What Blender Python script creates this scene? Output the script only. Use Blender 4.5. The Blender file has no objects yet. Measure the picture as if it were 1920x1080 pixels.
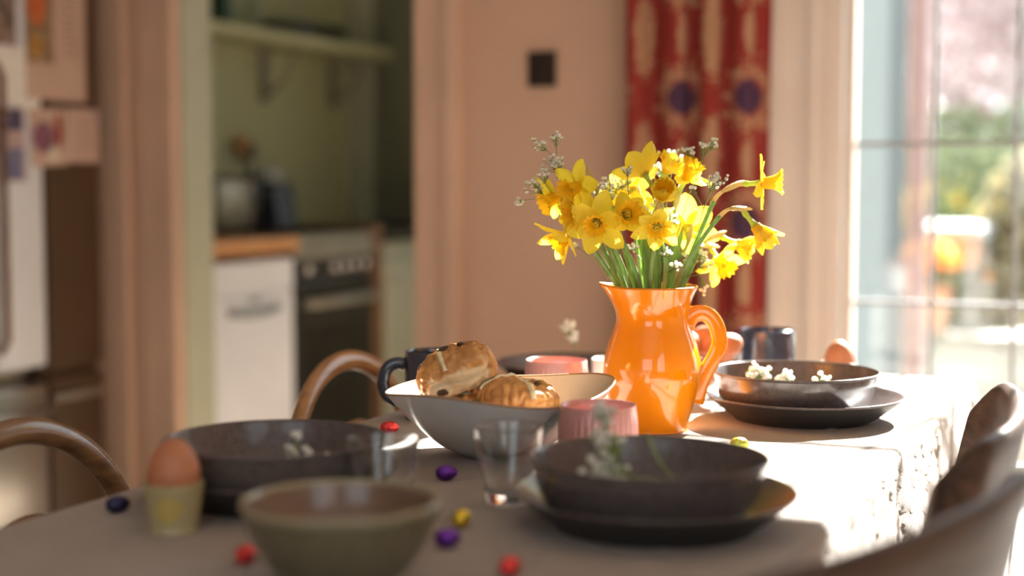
import bpy, bmesh, math, random
from mathutils import Vector, Matrix, Quaternion, noise
random.seed(7)
SC = bpy.context.scene
COL = SC.collection
PI = math.pi
CA, SA = 0.91354, 0.40674          # the camera looks 24 degrees left of the room's Y axis


def at(r, a, z=0.0):
    """metres to the right of / ahead of the viewer -> room coordinates"""
    return Vector((CA * r - SA * a, SA * r + CA * a, z))


RIGHT = Vector((CA, SA, 0)); AHEAD = Vector((-SA, CA, 0)); UP = Vector((0, 0, 1))

# ------------------------------------------------------------------ camera
cam_data = bpy.data.cameras.new('camera'); cam = bpy.data.objects.new('camera', cam_data); COL.objects.link(cam)
cam_data.sensor_width = 36; cam_data.lens = 52.5; cam_data.clip_start = 0.05
cam.location = (0, 0, 1.08)
cam.rotation_euler = (math.radians(90 - 4.147), 0, math.radians(24.0))
cam_data.dof.use_dof = True; cam_data.dof.focus_distance = 1.86; cam_data.dof.aperture_fstop = 1.6
SC.camera = cam
# ------------------------------------------------------------------ sky, sun, daylight
world = bpy.data.worlds.new('world'); SC.world = world; world.use_nodes = True
wn = world.node_tree.nodes; bg = wn['Background']
bg.inputs['Color'].default_value = (0.82, 0.92, 1.0, 1); bg.inputs['Strength'].default_value = 2.0
sd = bpy.data.lights.new('sun', 'SUN'); sd.energy = 34; sd.angle = math.radians(0.6); sd.color = (1.0, 0.97, 0.93)
sun = bpy.data.objects.new('sun', sd); COL.objects.link(sun)
sun.rotation_euler = Vector((-0.18, -1.335, -1.0)).to_track_quat('-Z', 'Y').to_euler(); sun.location = (1, 6, 5)


def portal(name, loc, size, direction):
    d = bpy.data.lights.new(name, 'AREA'); d.shape = 'RECTANGLE'; d.size, d.size_y = size
    d.cycles.is_portal = True
    o = bpy.data.objects.new(name, d); COL.objects.link(o); o.location = loc
    o.rotation_euler = Vector(direction).to_track_quat('-Z', 'Z').to_euler(); return o


portal('portal_french_window', (0.06, 3.30, 1.2), (1.45, 2.1), (0, -1, 0))
portal('portal_right_window', (1.12, -.4, 1.45), (1.4, 1.3), (-1, 0, 0))
portal('portal_front_window', (-.1, -1.87, 1.55), (1.6, 1.3), (0, 1, 0))
portal('portal_added_kitchen_window', (-1.5, 5.30, 1.5), (.9, 1.3), (0, -1, 0))
vs = SC.view_settings
vs.view_transform = 'Standard'; vs.look = 'None'; vs.gamma = 1.0; vs.use_curve_mapping = False; vs.exposure = 0.65


# ------------------------------------------------------------------ materials
def mat(name, color, rough=0.5, metal=0.0, color2=None, nscale=20, bump=0.0, bscale=None, coat=0.0,
        spec=0.5, speck=None, speck_scale=400, speck_size=0.28, stretch=None, sss=0.0, detail=4, sheen=0.0):
    m = bpy.data.materials.new(name); m.use_nodes = True
    nt = m.node_tree; N = nt.nodes; L = nt.links; b = N['Principled BSDF']
    b.inputs['Roughness'].default_value = rough; b.inputs['Metallic'].default_value = metal
    b.inputs['Coat Weight'].default_value = coat; b.inputs['Coat Roughness'].default_value = 0.06
    b.inputs['Specular IOR Level'].default_value = spec
    b.inputs['Base Color'].default_value = (*color, 1)
    if sss:
        b.inputs['Subsurface Weight'].default_value = sss; b.inputs['Subsurface Radius'].default_value = (0.01, 0.004, 0.002)
    if sheen: b.inputs['Sheen Weight'].default_value = sheen
    tc = N.new('ShaderNodeTexCoord'); vec = tc.outputs['Object']
    if stretch:
        mp = N.new('ShaderNodeMapping'); mp.inputs['Scale'].default_value = stretch; L.new(vec, mp.inputs['Vector']); vec = mp.outputs['Vector']
    c2 = color2 or tuple(min(1, x * 1.12) for x in color)
    nz = N.new('ShaderNodeTexNoise'); nz.inputs['Scale'].default_value = nscale; nz.inputs['Detail'].default_value = detail
    L.new(vec, nz.inputs['Vector'])
    r = N.new('ShaderNodeValToRGB'); r.color_ramp.elements[0].position = 0.35; r.color_ramp.elements[1].position = 0.65
    r.color_ramp.elements[0].color = (*color, 1); r.color_ramp.elements[1].color = (*c2, 1)
    L.new(nz.outputs['Fac'], r.inputs['Fac']); out = r.outputs['Color']
    if speck:
        v = N.new('ShaderNodeTexVoronoi'); v.inputs['Scale'].default_value = speck_scale; L.new(tc.outputs['Object'], v.inputs['Vector'])
        lt = N.new('ShaderNodeMath'); lt.operation = 'LESS_THAN'; lt.inputs[1].default_value = speck_size; L.new(v.outputs['Distance'], lt.inputs[0])
        n2 = N.new('ShaderNodeTexNoise'); n2.inputs['Scale'].default_value = speck_scale * 0.4; L.new(tc.outputs['Object'], n2.inputs['Vector'])
        g2 = N.new('ShaderNodeMath'); g2.operation = 'GREATER_THAN'; g2.inputs[1].default_value = 0.52; L.new(n2.outputs['Fac'], g2.inputs[0])
        ml = N.new('ShaderNodeMath'); ml.operation = 'MULTIPLY'; L.new(lt.outputs[0], ml.inputs[0]); L.new(g2.outputs[0], ml.inputs[1])
        mx = N.new('ShaderNodeMix'); mx.data_type = 'RGBA'; L.new(ml.outputs[0], mx.inputs[0]); L.new(out, mx.inputs[6]); mx.inputs[7].default_value = (*speck, 1)
        out = mx.outputs[2]
    L.new(out, b.inputs['Base Color'])
    if bump:
        n3 = N.new('ShaderNodeTexNoise'); n3.inputs['Scale'].default_value = bscale or nscale * 3; n3.inputs['Detail'].default_value = 5
        L.new(vec, n3.inputs['Vector'])
        bp = N.new('ShaderNodeBump'); bp.inputs['Strength'].default_value = 1.0; bp.inputs['Distance'].default_value = bump
        L.new(n3.outputs['Fac'], bp.inputs['Height']); L.new(bp.outputs['Normal'], b.inputs['Normal'])
    return m


def wood(name, c1, c2, rough=0.4, axis=1, coat=0.2):
    st = [26, 26, 26]; st[axis] = 3
    return mat(name, c1, rough, color2=c2, nscale=3.0, stretch=tuple(st), bump=0.0004, bscale=8, coat=coat, detail=7)


def glass_thin(name, tint=(1, 1, 1), ior=1.45, rough=0.0):
    m = bpy.data.materials.new(name); m.use_nodes = True
    N = m.node_tree.nodes; L = m.node_tree.links; N.clear()
    o = N.new('ShaderNodeOutputMaterial'); t = N.new('ShaderNodeBsdfTransparent'); t.inputs['Color'].default_value = (*tint, 1)
    g = N.new('ShaderNodeBsdfGlossy'); g.inputs['Roughness'].default_value = rough
    lw = N.new('ShaderNodeLayerWeight'); pw = N.new('ShaderNodeMath'); pw.operation = 'POWER'; pw.inputs[1].default_value = 4.0; L.new(lw.outputs['Facing'], pw.inputs[0])
    f = N.new('ShaderNodeMath'); f.operation = 'MULTIPLY_ADD'; f.inputs[1].default_value = 0.85; f.inputs[2].default_value = 0.04; L.new(pw.outputs[0], f.inputs[0])
    mx = N.new('ShaderNodeMixShader'); L.new(f.outputs[0], mx.inputs[0]); L.new(t.outputs[0], mx.inputs[1]); L.new(g.outputs[0], mx.inputs[2])
    L.new(mx.outputs[0], o.inputs['Surface']); return m


def translucent(name, color, color2, trans=0.45, rough=0.5, tcol=None, stretch=(1, 1, 1), nscale=60):
    m = mat(name, color, rough, color2=color2, nscale=nscale, stretch=stretch, bump=0.0004, bscale=nscale * 2)
    N = m.node_tree.nodes; L = m.node_tree.links; b = N['Principled BSDF']; o = N['Material Output']
    t = N.new('ShaderNodeBsdfTranslucent'); mx = N.new('ShaderNodeMixShader'); mx.inputs[0].default_value = trans
    t.inputs['Color'].default_value = (*(tcol or color2), 1)
    L.new(b.outputs[0], mx.inputs[1]); L.new(t.outputs[0], mx.inputs[2]); L.new(mx.outputs[0], o.inputs['Surface']); return m


M = {}
M['wall'] = mat('pink_plaster', (0.70, 0.475, 0.345), 0.75, color2=(0.73, 0.50, 0.365), nscale=3, bump=0.0006, bscale=60)
M['trimpink'] = mat('pink_trim', (0.72, 0.50, 0.37), 0.45, nscale=4)
M['trimwhite'] = mat('cream_frame_paint', (0.72, 0.62, 0.55), 0.4, color2=(0.75, 0.66, 0.59), nscale=5)
M['ceiling'] = mat('ceiling_paint', (0.80, 0.74, 0.68), 0.8, nscale=4)
M['kitchenwall'] = mat('olive_green_paint', (0.52, 0.51, 0.30), 0.6, color2=(0.55, 0.54, 0.33), nscale=3)
M['kitchengrey'] = mat('grey_green_paint', (0.16, 0.17, 0.12), 0.55, nscale=4)
M['palegreen'] = mat('pale_green_paint', (0.46, 0.47, 0.36), 0.5, nscale=4)
M['floor'] = wood('oak_floorboards', (0.33, 0.25, 0.18), (0.43, 0.34, 0.26), 0.35, axis=1)
M['leadbar'] = mat('grey_lead_bar', (0.30, 0.31, 0.32), 0.5, nscale=30)
M['pane'] = glass_thin('window_glass', (0.97, 0.985, 0.98))
M['cupglass'] = glass_thin('tumbler_glass', (0.975, 0.985, 0.985), 1.42, 0.02)
M['steel'] = mat('brushed_steel', (0.50, 0.48, 0.45), 0.30, 1.0, nscale=40, stretch=(1, 1, 0.05))
M['darkgap'] = mat('dark_rubber', (0.03, 0.025, 0.02), 0.6)
M['whiteenamel'] = mat('white_enamel', (0.74, 0.77, 0.84), 0.3, nscale=3)
M['greyplastic'] = mat('grey_plastic', (0.30, 0.34, 0.36), 0.4)
M['blackenamel'] = mat('black_enamel', (0.025, 0.023, 0.02), 0.25, nscale=10)
M['greyhob'] = mat('grey_hob_steel', (0.30, 0.28, 0.22), 0.45, 0.3, nscale=10)
M['chrome'] = mat('chrome', (0.75, 0.70, 0.66), 0.15, 1.0)
M['worktop'] = wood('orange_oak_worktop', (0.52, 0.24, 0.09), (0.64, 0.33, 0.13), 0.45, axis=1)
M['darkwood'] = wood('dark_brown_wood', (0.16, 0.075, 0.03), (0.22, 0.11, 0.05), 0.45, axis=2)
M['bentwood_l'] = wood('amber_bentwood', (0.28, 0.12, 0.035), (0.46, 0.22, 0.07), 0.28, axis=1, coat=0.5)
M['bentwood_d'] = wood('walnut_bentwood', (0.13, 0.065, 0.03), (0.27, 0.14, 0.06), 0.26, axis=1, coat=0.5)
M['bentwood_r'] = wood('worn_brown_bentwood', (0.05, 0.030, 0.022), (0.095, 0.058, 0.042), 0.5, axis=1, coat=0.0)
M['bentwood_r'].node_tree.nodes['Principled BSDF'].inputs['Specular IOR Level'].default_value = 0.25
M['jug'] = mat('orange_glaze', (0.95, 0.27, 0.0), 0.16, color2=(1.0, 0.31, 0.0), nscale=9, coat=1.0, bump=0.0004, bscale=30, sss=0.15)
M['jugin'] = mat('orange_glaze_inside', (0.70, 0.22, 0.01), 0.3)
M['plate'] = mat('grey_brown_stoneware', (0.11, 0.088, 0.083), 0.30, color2=(0.15, 0.122, 0.115), nscale=120, speck=(0.04, 0.03, 0.03), speck_scale=900, speck_size=0.33, coat=0.15)
M['plateout'] = mat('dark_brown_stoneware', (0.085, 0.07, 0.066), 0.22, color2=(0.115, 0.095, 0.09), nscale=120, speck=(0.04, 0.03, 0.03), speck_scale=900, speck_size=0.3, coat=0.7, spec=0.8)
M['plateunder'] = mat('matt_black_stoneware', (0.026, 0.024, 0.024), 0.45, color2=(0.04, 0.037, 0.035), nscale=150)
M['bunbowl'] = mat('white_speckled_glaze', (0.66, 0.64, 0.62), 0.18, color2=(0.72, 0.70, 0.68), nscale=14, speck=(0.16, 0.12, 0.10), speck_scale=260, speck_size=0.10, coat=0.7)
M['bunbowlin'] = mat('cream_inside_glaze', (0.78, 0.66, 0.52), 0.2, color2=(0.82, 0.71, 0.58), nscale=10, speck=(0.3, 0.22, 0.16), speck_scale=260, speck_size=0.08, coat=0.7)
M['rimbrown'] = mat('bare_clay_rim', (0.42, 0.25, 0.14), 0.5)
M['teal'] = mat('teal_brushwork', (0.20, 0.34, 0.33), 0.3, color2=(0.36, 0.48, 0.46), nscale=90)
M['pink'] = mat('pink_ribbed_glaze', (0.60, 0.29, 0.26), 0.28, color2=(0.64, 0.32, 0.29), nscale=20, coat=0.4)
M['navy'] = mat('navy_glaze', (0.022, 0.030, 0.055), 0.15, color2=(0.035, 0.046, 0.078), nscale=70, speck=(0.10, 0.13, 0.2), speck_scale=700, speck_size=0.2, coat=0.7)
M['greenbowl'] = mat('olive_stoneware', (0.13, 0.112, 0.062), 0.38, color2=(0.16, 0.138, 0.08), nscale=90, speck=(0.12, 0.1, 0.06), speck_scale=800, speck_size=0.25, coat=0.3)
M['greenbowlrim'] = mat('pale_olive_rim', (0.30, 0.26, 0.16), 0.3, coat=0.4)
M['browninside'] = mat('brown_inside_glaze', (0.20, 0.12, 0.075), 0.35, color2=(0.23, 0.14, 0.09), nscale=50, coat=0.5)
M['egg'] = mat('brown_eggshell', (0.52, 0.19, 0.085), 0.5, color2=(0.58, 0.23, 0.11), nscale=60, bump=0.0001, bscale=500, sss=0.2)
M['eggcup'] = mat('cream_eggcup_glaze', (0.44, 0.37, 0.18), 0.35, color2=(0.48, 0.42, 0.23), nscale=30, coat=0.5)
M['eggcupspot'] = mat('yellow_painted_chick', (0.58, 0.40, 0.08), 0.35, color2=(0.52, 0.42, 0.15), nscale=60)
M['white'] = mat('white_china', (0.82, 0.80, 0.77), 0.2, coat=0.6)
M['petal'] = translucent('daffodil_petal', (0.98, 0.76, 0.05), (1.0, 0.83, 0.08), 0.5, tcol=(1.0, 0.88, 0.08), stretch=(4, 4, 1), nscale=80)
M['trumpet'] = translucent('daffodil_trumpet', (0.95, 0.53, 0.005), (1.0, 0.62, 0.015), 0.35, tcol=(1.0, 0.66, 0.02), nscale=90)
M['stem'] = translucent('daffodil_stem', (0.17, 0.30, 0.09), (0.27, 0.42, 0.14), 0.15, tcol=(0.35, 0.6, 0.1), stretch=(1, 1, 0.1), nscale=300)
M['calyx'] = translucent('green_flower_tube', (0.36, 0.44, 0.08), (0.55, 0.55, 0.10), 0.3, tcol=(0.6, 0.7, 0.1))
M['spathe'] = translucent('papery_brown_sheath', (0.48, 0.33, 0.15), (0.62, 0.48, 0.26), 0.4, tcol=(0.75, 0.6, 0.3), stretch=(5, 5, 1))
M['gypstem'] = mat('thin_green_stalk', (0.22, 0.27, 0.07), 0.5)
M['gyp'] = translucent('white_blossom', (0.90, 0.89, 0.80), (0.97, 0.96, 0.90), 0.45)
M['currant'] = mat('dark_currant', (0.035, 0.018, 0.01), 0.3, color2=(0.07, 0.035, 0.02), nscale=200, bump=0.001, bscale=300)
M['paste'] = mat('pale_cross_paste', (0.86, 0.74, 0.48), 0.45, nscale=100)
for k, c in {'purple': (0.13, 0.03, 0.32), 'gold': (0.75, 0.50, 0.04), 'red': (0.70, 0.05, 0.05), 'green': (0.62, 0.66, 0.10), 'blue': (0.03, 0.03, 0.08)}.items():
    M['foil_' + k] = mat(k + '_foil', c, 0.32, 0.85, color2=tuple(min(1, x * 1.5 + 0.02) for x in c), nscale=220, bump=0.0009, bscale=240)
M['tabletop'] = wood('table_wood', (0.30, 0.17, 0.09), (0.38, 0.23, 0.12), 0.5)
M['switch'] = mat('dark_bronze_plate', (0.03, 0.02, 0.016), 0.45, 0.2)
M['patio'] = mat('pale_paving', (0.16, 0.155, 0.14), 0.7, color2=(0.20, 0.19, 0.17), nscale=3, bump=0.002, bscale=40)
M['render'] = mat('white_render', (0.34, 0.35, 0.34), 0.7, nscale=4)
M['soil'] = mat('garden_soil', (0.16, 0.14, 0.11), 0.9, nscale=12)


def cloth_material():
    m = bpy.data.materials.new('linen_cloth'); m.use_nodes = True
    N = m.node_tree.nodes; L = m.node_tree.links; b = N['Principled BSDF']; b.inputs['Roughness'].default_value = 0.85
    b.inputs['Specular IOR Level'].default_value = 0.2; b.inputs['Sheen Weight'].default_value = 0.15
    uv = N.new('ShaderNodeUVMap'); uv.uv_map = 'UVMap'
    nz = N.new('ShaderNodeTexNoise'); nz.inputs['Scale'].default_value = 9; nz.inputs['Detail'].default_value = 8; nz.inputs['Roughness'].default_value = 0.7
    L.new(uv.outputs[0], nz.inputs['Vector'])
    r = N.new('ShaderNodeValToRGB'); r.color_ramp.elements[0].position = 0.3; r.color_ramp.elements[1].position = 0.7
    r.color_ramp.elements[0].color = (0.42, 0.355, 0.305, 1); r.color_ramp.elements[1].color = (0.52, 0.455, 0.405, 1)
    L.new(nz.outputs['Fac'], r.inputs['Fac'])
    hs = []
    for d in ('X', 'Y'):
        w = N.new('ShaderNodeTexWave'); w.bands_direction = d; w.inputs['Scale'].default_value = 150; w.inputs['Distortion'].default_value = 1.5
        w.inputs['Detail'].default_value = 2; w.inputs['Detail Scale'].default_value = 4; L.new(uv.outputs[0], w.inputs['Vector']); hs.append(w)
    mx = N.new('ShaderNodeMath'); mx.operation = 'MAXIMUM'; L.new(hs[0].outputs['Fac'], mx.inputs[0]); L.new(hs[1].outputs['Fac'], mx.inputs[1])
    n2 = N.new('ShaderNodeTexNoise'); n2.inputs['Scale'].default_value = 260; n2.inputs['Detail'].default_value = 3; L.new(uv.outputs[0], n2.inputs['Vector'])
    ad = N.new('ShaderNodeMath'); ad.operation = 'MULTIPLY_ADD'; ad.inputs[1].default_value = 0.7; L.new(n2.outputs['Fac'], ad.inputs[0]); L.new(mx.outputs[0], ad.inputs[2])
    dk = N.new('ShaderNodeMix'); dk.data_type = 'RGBA'; dk.blend_type = 'MULTIPLY'; dk.inputs[0].default_value = 0.35
    L.new(r.outputs['Color'], dk.inputs[6]); L.new(ad.outputs[0], dk.inputs[7]); L.new(dk.outputs[2], b.inputs['Base Color'])
    bp = N.new('ShaderNodeBump'); bp.inputs['Distance'].default_value = 0.0011; bp.inputs['Strength'].default_value = 0.9
    L.new(ad.outputs[0], bp.inputs['Height']); L.new(bp.outputs['Normal'], b.inputs['Normal']); return m


def curtain_material():
    """red cotton printed with navy ovals in tan feathered rings and tan plumes between"""
    m = bpy.data.materials.new('printed_red_cotton'); m.use_nodes = True
    N = m.node_tree.nodes; L = m.node_tree.links; b = N['Principled BSDF']; b.inputs['Roughness'].default_value = 0.85
    b.inputs['Specular IOR Level'].default_value = 0.15
    uv = N.new('ShaderNodeUVMap'); uv.uv_map = 'UVMap'; sp = N.new('ShaderNodeSeparateXYZ'); L.new(uv.outputs[0], sp.inputs[0])

    def mth(op, a, c=None, d=None):
        n = N.new('ShaderNodeMath'); n.operation = op
        for i, v in enumerate((a, c, d)):
            if v is None: continue
            if isinstance(v, (int, float)): n.inputs[i].default_value = v
            else: L.new(v, n.inputs[i])
        return n.outputs[0]
    nz = N.new('ShaderNodeTexNoise'); nz.inputs['Scale'].default_value = 70; nz.inputs['Detail'].default_value = 3; L.new(uv.outputs[0], nz.inputs['Vector'])
    jit = mth('MULTIPLY', mth('SUBTRACT', nz.outputs['Fac'], 0.5), 1.3)

    def oval(du, dv, pu, pv, ru, rv):
        x = mth('PINGPONG', mth('ADD', sp.outputs[0], du), pu / 2); y = mth('PINGPONG', mth('ADD', sp.outputs[1], dv), pv / 2)
        d = mth('SQRT', mth('ADD', mth('POWER', mth('DIVIDE', x, ru), 2), mth('POWER', mth('DIVIDE', y, rv), 2)))
        return d
    o1 = oval(10.02, 10.082, 0.27, 0.27, 0.038, 0.034)
    ring = mth('ADD', o1, mth('MULTIPLY', jit, 4.5))
    o2 = oval(10.155, 10.217, 0.27, 0.27, 0.030, 0.095); plume = mth('ADD', o2, jit)
    o3 = oval(10.02, 10.217, 0.27, 0.27, 0.022, 0.05); stalk = mth('ADD', o3, jit)
    red = N.new('ShaderNodeMix'); red.data_type = 'RGBA'; L.new(nz.outputs['Fac'], red.inputs[0])
    red.inputs[6].default_value = (0.30, 0.038, 0.034, 1); red.inputs[7].default_value = (0.40, 0.06, 0.05, 1)
    cur = red.outputs[2]

    def over(cur, fac, col):
        x = N.new('ShaderNodeMix'); x.data_type = 'RGBA'; L.new(fac, x.inputs[0]); L.new(cur, x.inputs[6]); x.inputs[7].default_value = (*col, 1); return x.outputs[2]
    tan = (0.54, 0.31, 0.19)
    cur = over(cur, mth('LESS_THAN', plume, 1.0), tan)
    cur = over(cur, mth('LESS_THAN', stalk, 1.0), tan)
    cur = over(cur, mth('LESS_THAN', ring, 2.05), tan)
    cur = over(cur, mth('LESS_THAN', mth('ADD', o1, mth('MULTIPLY', jit, 2)), 1.35), (0.36, 0.09, 0.07))
    cur = over(cur, mth('LESS_THAN', o1, 1.12), (0.10, 0.05, 0.10))
    L.new(cur, b.inputs['Base Color'])
    t = N.new('ShaderNodeBsdfTranslucent'); L.new(cur, t.inputs['Color']); mx = N.new('ShaderNodeMixShader'); mx.inputs[0].default_value = 0.2
    L.new(b.outputs[0], mx.inputs[1]); L.new(t.outputs[0], mx.inputs[2]); L.new(mx.outputs[0], N['Material Output'].inputs['Surface']); return m


def bun_material():
    m = bpy.data.materials.new('baked_bun'); m.use_nodes = True
    N = m.node_tree.nodes; L = m.node_tree.links; b = N['Principled BSDF']
    at_ = N.new('ShaderNodeAttribute'); at_.attribute_name = 'crust'
    tc = N.new('ShaderNodeTexCoord'); nz = N.new('ShaderNodeTexNoise'); nz.inputs['Scale'].default_value = 55; nz.inputs['Detail'].default_value = 6
    L.new(tc.outputs['Object'], nz.inputs['Vector'])
    cr = N.new('ShaderNodeValToRGB'); e = cr.color_ramp.elements
    e[0].position = 0.25; e[0].color = (0.40, 0.14, 0.03, 1); e[1].position = 0.72; e[1].color = (0.74, 0.38, 0.12, 1)
    L.new(nz.outputs['Fac'], cr.inputs['Fac'])
    pl = N.new('ShaderNodeValToRGB'); e = pl.color_ramp.elements
    e[0].position = 0.3; e[0].color = (0.62, 0.45, 0.26, 1); e[1].position = 0.7; e[1].color = (0.82, 0.68, 0.46, 1)
    L.new(nz.outputs['Fac'], pl.inputs['Fac'])
    mx = N.new('ShaderNodeMix'); mx.data_type = 'RGBA'; L.new(at_.outputs['Fac'], mx.inputs[0]); L.new(pl.outputs['Color'], mx.inputs[6]); L.new(cr.outputs['Color'], mx.inputs[7])
    L.new(mx.outputs[2], b.inputs['Base Color'])
    rr = N.new('ShaderNodeMapRange'); rr.inputs['To Min'].default_value = 0.8; rr.inputs['To Max'].default_value = 0.32; L.new(at_.outputs['Fac'], rr.inputs[0]); L.new(rr.outputs[0], b.inputs['Roughness'])
    n2 = N.new('ShaderNodeTexNoise'); n2.inputs['Scale'].default_value = 170; n2.inputs['Detail'].default_value = 5; L.new(tc.outputs['Object'], n2.inputs['Vector'])
    bp = N.new('ShaderNodeBump'); bp.inputs['Distance'].default_value = 0.0012; L.new(n2.outputs['Fac'], bp.inputs['Height']); L.new(bp.outputs['Normal'], b.inputs['Normal'])
    b.inputs['Subsurface Weight'].default_value = 0.1; b.inputs['Subsurface Radius'].default_value = (0.006, 0.003, 0.001)
    return m


M['cloth'] = cloth_material(); M['curtain'] = curtain_material(); M['bun'] = bun_material()


# ------------------------------------------------------------------ mesh helpers
def obj(name, bm, m, parent=None, smooth=True, loc=None, mats=None):
    me = bpy.data.meshes.new(name)
    if smooth:
        for f in bm.faces: f.smooth = True
    bm.to_mesh(me); bm.free()
    for x in (mats or [m]): me.materials.append(x)
    o = bpy.data.objects.new(name, me); COL.objects.link(o)
    if parent: o.parent = parent
    if loc is not None: o.location = loc
    return o


def thing(name, label, cat, loc=(0, 0, 0), rz=0.0, group=None):
    o = bpy.data.objects.new(name, None); COL.objects.link(o); o.empty_display_size = 0.05
    o.location = loc; o.rotation_euler = (0, 0, rz); o['label'] = label; o['category'] = cat
    if group: o['group'] = group
    return o


def tag(o, label=None, cat=None, group=None, kind=None):
    for k, v in (('label', label), ('category', cat), ('group', group), ('kind', kind)):
        if v: o[k] = v
    return o


def copy_tree(o, parent=None, label=None):
    c = o.copy(); COL.objects.link(c)
    if parent: c.parent = parent
    if label: c['label'] = label
    for ch in [x for x in COL.objects if x.parent == o]: copy_tree(ch, c)
    return c


def box(bm, lo, hi, bevel=0.0):
    lo = Vector(lo); hi = Vector(hi); r = bmesh.ops.create_cube(bm, size=1.0)
    for v in r['verts']:
        v.co = Vector(((lo[i] + hi[i]) / 2 + v.co[i] * (hi[i] - lo[i]) for i in range(3)))
    if bevel:
        es = list({e for v in r['verts'] for e in v.link_edges})
        bmesh.ops.bevel(bm, geom=es, offset=bevel, segments=2, affect='EDGES', profile=0.5)
    return bm


def NB(): return bmesh.new()


def bx(name, lo, hi, m, parent=None, bevel=0.0, smooth=False):
    bm = NB(); box(bm, lo, hi, bevel); return obj(name, bm, m, parent, smooth)


def lathe(prof, seg=64, rf=None, zf=None):
    """prof: list of (r, z); rf / zf: functions of angle (and profile index) that make the turning uneven"""
    bm = NB(); rings = []
    for i, (r, z) in enumerate(prof):
        if r < 1e-6: rings.append([bm.verts.new((0, 0, z))]); continue
        ring = []
        for k in range(seg):
            a = 2 * PI * k / seg; rr = r * (rf(a, r, z) if rf else 1); zz = z + (zf(a, r, z) if zf else 0)
            ring.append(bm.verts.new((rr * math.cos(a), rr * math.sin(a), zz)))
        rings.append(ring)
    for A, B in zip(rings, rings[1:]):
        for k in range(seg):
            a0 = A[k % len(A)]; a1 = A[(k + 1) % len(A)]; b0 = B[k % len(B)]; b1 = B[(k + 1) % len(B)]
            vs_ = []
            for v in (a0, a1, b1, b0):
                if v not in vs_: vs_.append(v)
            if len(vs_) > 2: bm.faces.new(vs_)
    bmesh.ops.recalc_face_normals(bm, faces=bm.faces); return bm


def smooth_prof(p, n=6):
    """Catmull-Rom through profile points"""
    out = []
    for i in range(len(p) - 1):
        p0 = p[max(i - 1, 0)]; p1 = p[i]; p2 = p[i + 1]; p3 = p[min(i + 2, len(p) - 1)]
        for k in range(n):
            t = k / n
            out.append(tuple(0.5 * (2 * p1[j] + (p2[j] - p0[j]) * t + (2 * p0[j] - 5 * p1[j] + 4 * p2[j] - p3[j]) * t * t + (3 * p1[j] - p0[j] - 3 * p2[j] + p3[j]) * t ** 3) for j in range(len(p1))))
    out.append(tuple(p[-1])); return out


def tube(bm, pts, rad, seg=10, flat=None, caps=True, updir=None):
    """swept tube; rad float or list; flat=(a,b) multiplies the section along side/normal"""
    pts = [Vector(p) for p in pts]; n = len(pts)
    rad = rad if isinstance(rad, (list, tuple)) else [rad] * n
    rings = []; ref = Vector(updir) if updir else None; side = None
    for i in range(n):
        t = (pts[min(i + 1, n - 1)] - pts[max(i - 1, 0)]).normalized()
        if ref is not None: s = t.cross(ref)
        elif side is None: s = t.cross(Vector((0, 0, 1)) if abs(t.z) < 0.9 else Vector((1, 0, 0)))
        else: s = side - t * side.dot(t)
        s.normalize(); side = s; nn = s.cross(t).normalized(); fa, fb = flat or (1, 1)
        rings.append([bm.verts.new(pts[i] + s * math.cos(2 * PI * k / seg) * rad[i] * fa + nn * math.sin(2 * PI * k / seg) * rad[i] * fb) for k in range(seg)])
    for A, B in zip(rings, rings[1:]):
        for k in range(seg): bm.faces.new((A[k], A[(k + 1) % seg], B[(k + 1) % seg], B[k]))
    if caps:
        bm.faces.new(rings[0][::-1]); bm.faces.new(rings[-1])
    return bm


def bez(a, b, c, d, n=14):
    a, b, c, d = map(Vector, (a, b, c, d)); o = []
    for i in range(n + 1):
        t = i / n; u = 1 - t; o.append(a * u ** 3 + b * 3 * u * u * t + c * 3 * u * t * t + d * t ** 3)
    return o


def struct(name, boxes, m, parent=None, bevel=0.0):
    bm = NB()
    for lo, hi in boxes: box(bm, lo, hi, bevel)
    o = obj(name, bm, m, parent, False)
    if not parent: o['kind'] = 'structure'
    return o


# ------------------------------------------------------------------ the room
YW = 3.25; ZC = 2.5
fl = struct('floor', [((-3.4, -2.0, -0.12), (1.3, YW + .12, -0.02)), ((-3.4, YW + .12, -.12), (-.9, 5.42, -.02))], M['darkwood'])
for i in range(24):                                                      # boards, each its own piece
    x0 = -3.38 + i * 0.195
    bx('floor_board', (x0, -1.95, -0.02), (x0 + 0.191, 5.30 if x0 < -1.1 else YW + .12, 0.0), M['floor'], fl)
struct('ceiling', [((-3.4, -2.0, ZC), (1.3, YW + .12, ZC + 0.12)), ((-3.4, YW + .12, ZC), (-.9, 5.42, ZC + .12))], M['ceiling'])
struct('wall_back', [((-3.4, YW, 0), (-2.40, YW + .12, ZC)), ((-2.40, YW, 2.05), (-1.70, YW + .12, ZC)), ((-1.70, YW, 0), (-.70, YW + .12, ZC)),
                     ((-.70, YW, 2.2), (0.82, YW + .12, ZC)), ((0.82, YW, 0), (1.3, YW + .12, ZC))], M['wall'])
struct('wall_left', [((-3.4, -2.0, 0), (-3.27, YW, ZC))], M['wall'])
struct('wall_right', [((1.1, -2.0, 0), (1.3, -1.1, ZC)), ((1.1, .3, 0), (1.3, YW, ZC)), ((1.1, -1.1, 0), (1.3, .3, .8)), ((1.1, -1.1, 2.1), (1.3, .3, ZC))], M['wall'])
struct('wall_front', [((-3.4, -2.0, 0), (-.9, -1.85, ZC)), ((.7, -2.0, 0), (1.1, -1.85, ZC)), ((-.9, -2.0, 0), (.7, -1.85, .9)), ((-.9, -2.0, 2.2), (.7, -1.85, ZC))], M['wall'])
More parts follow.
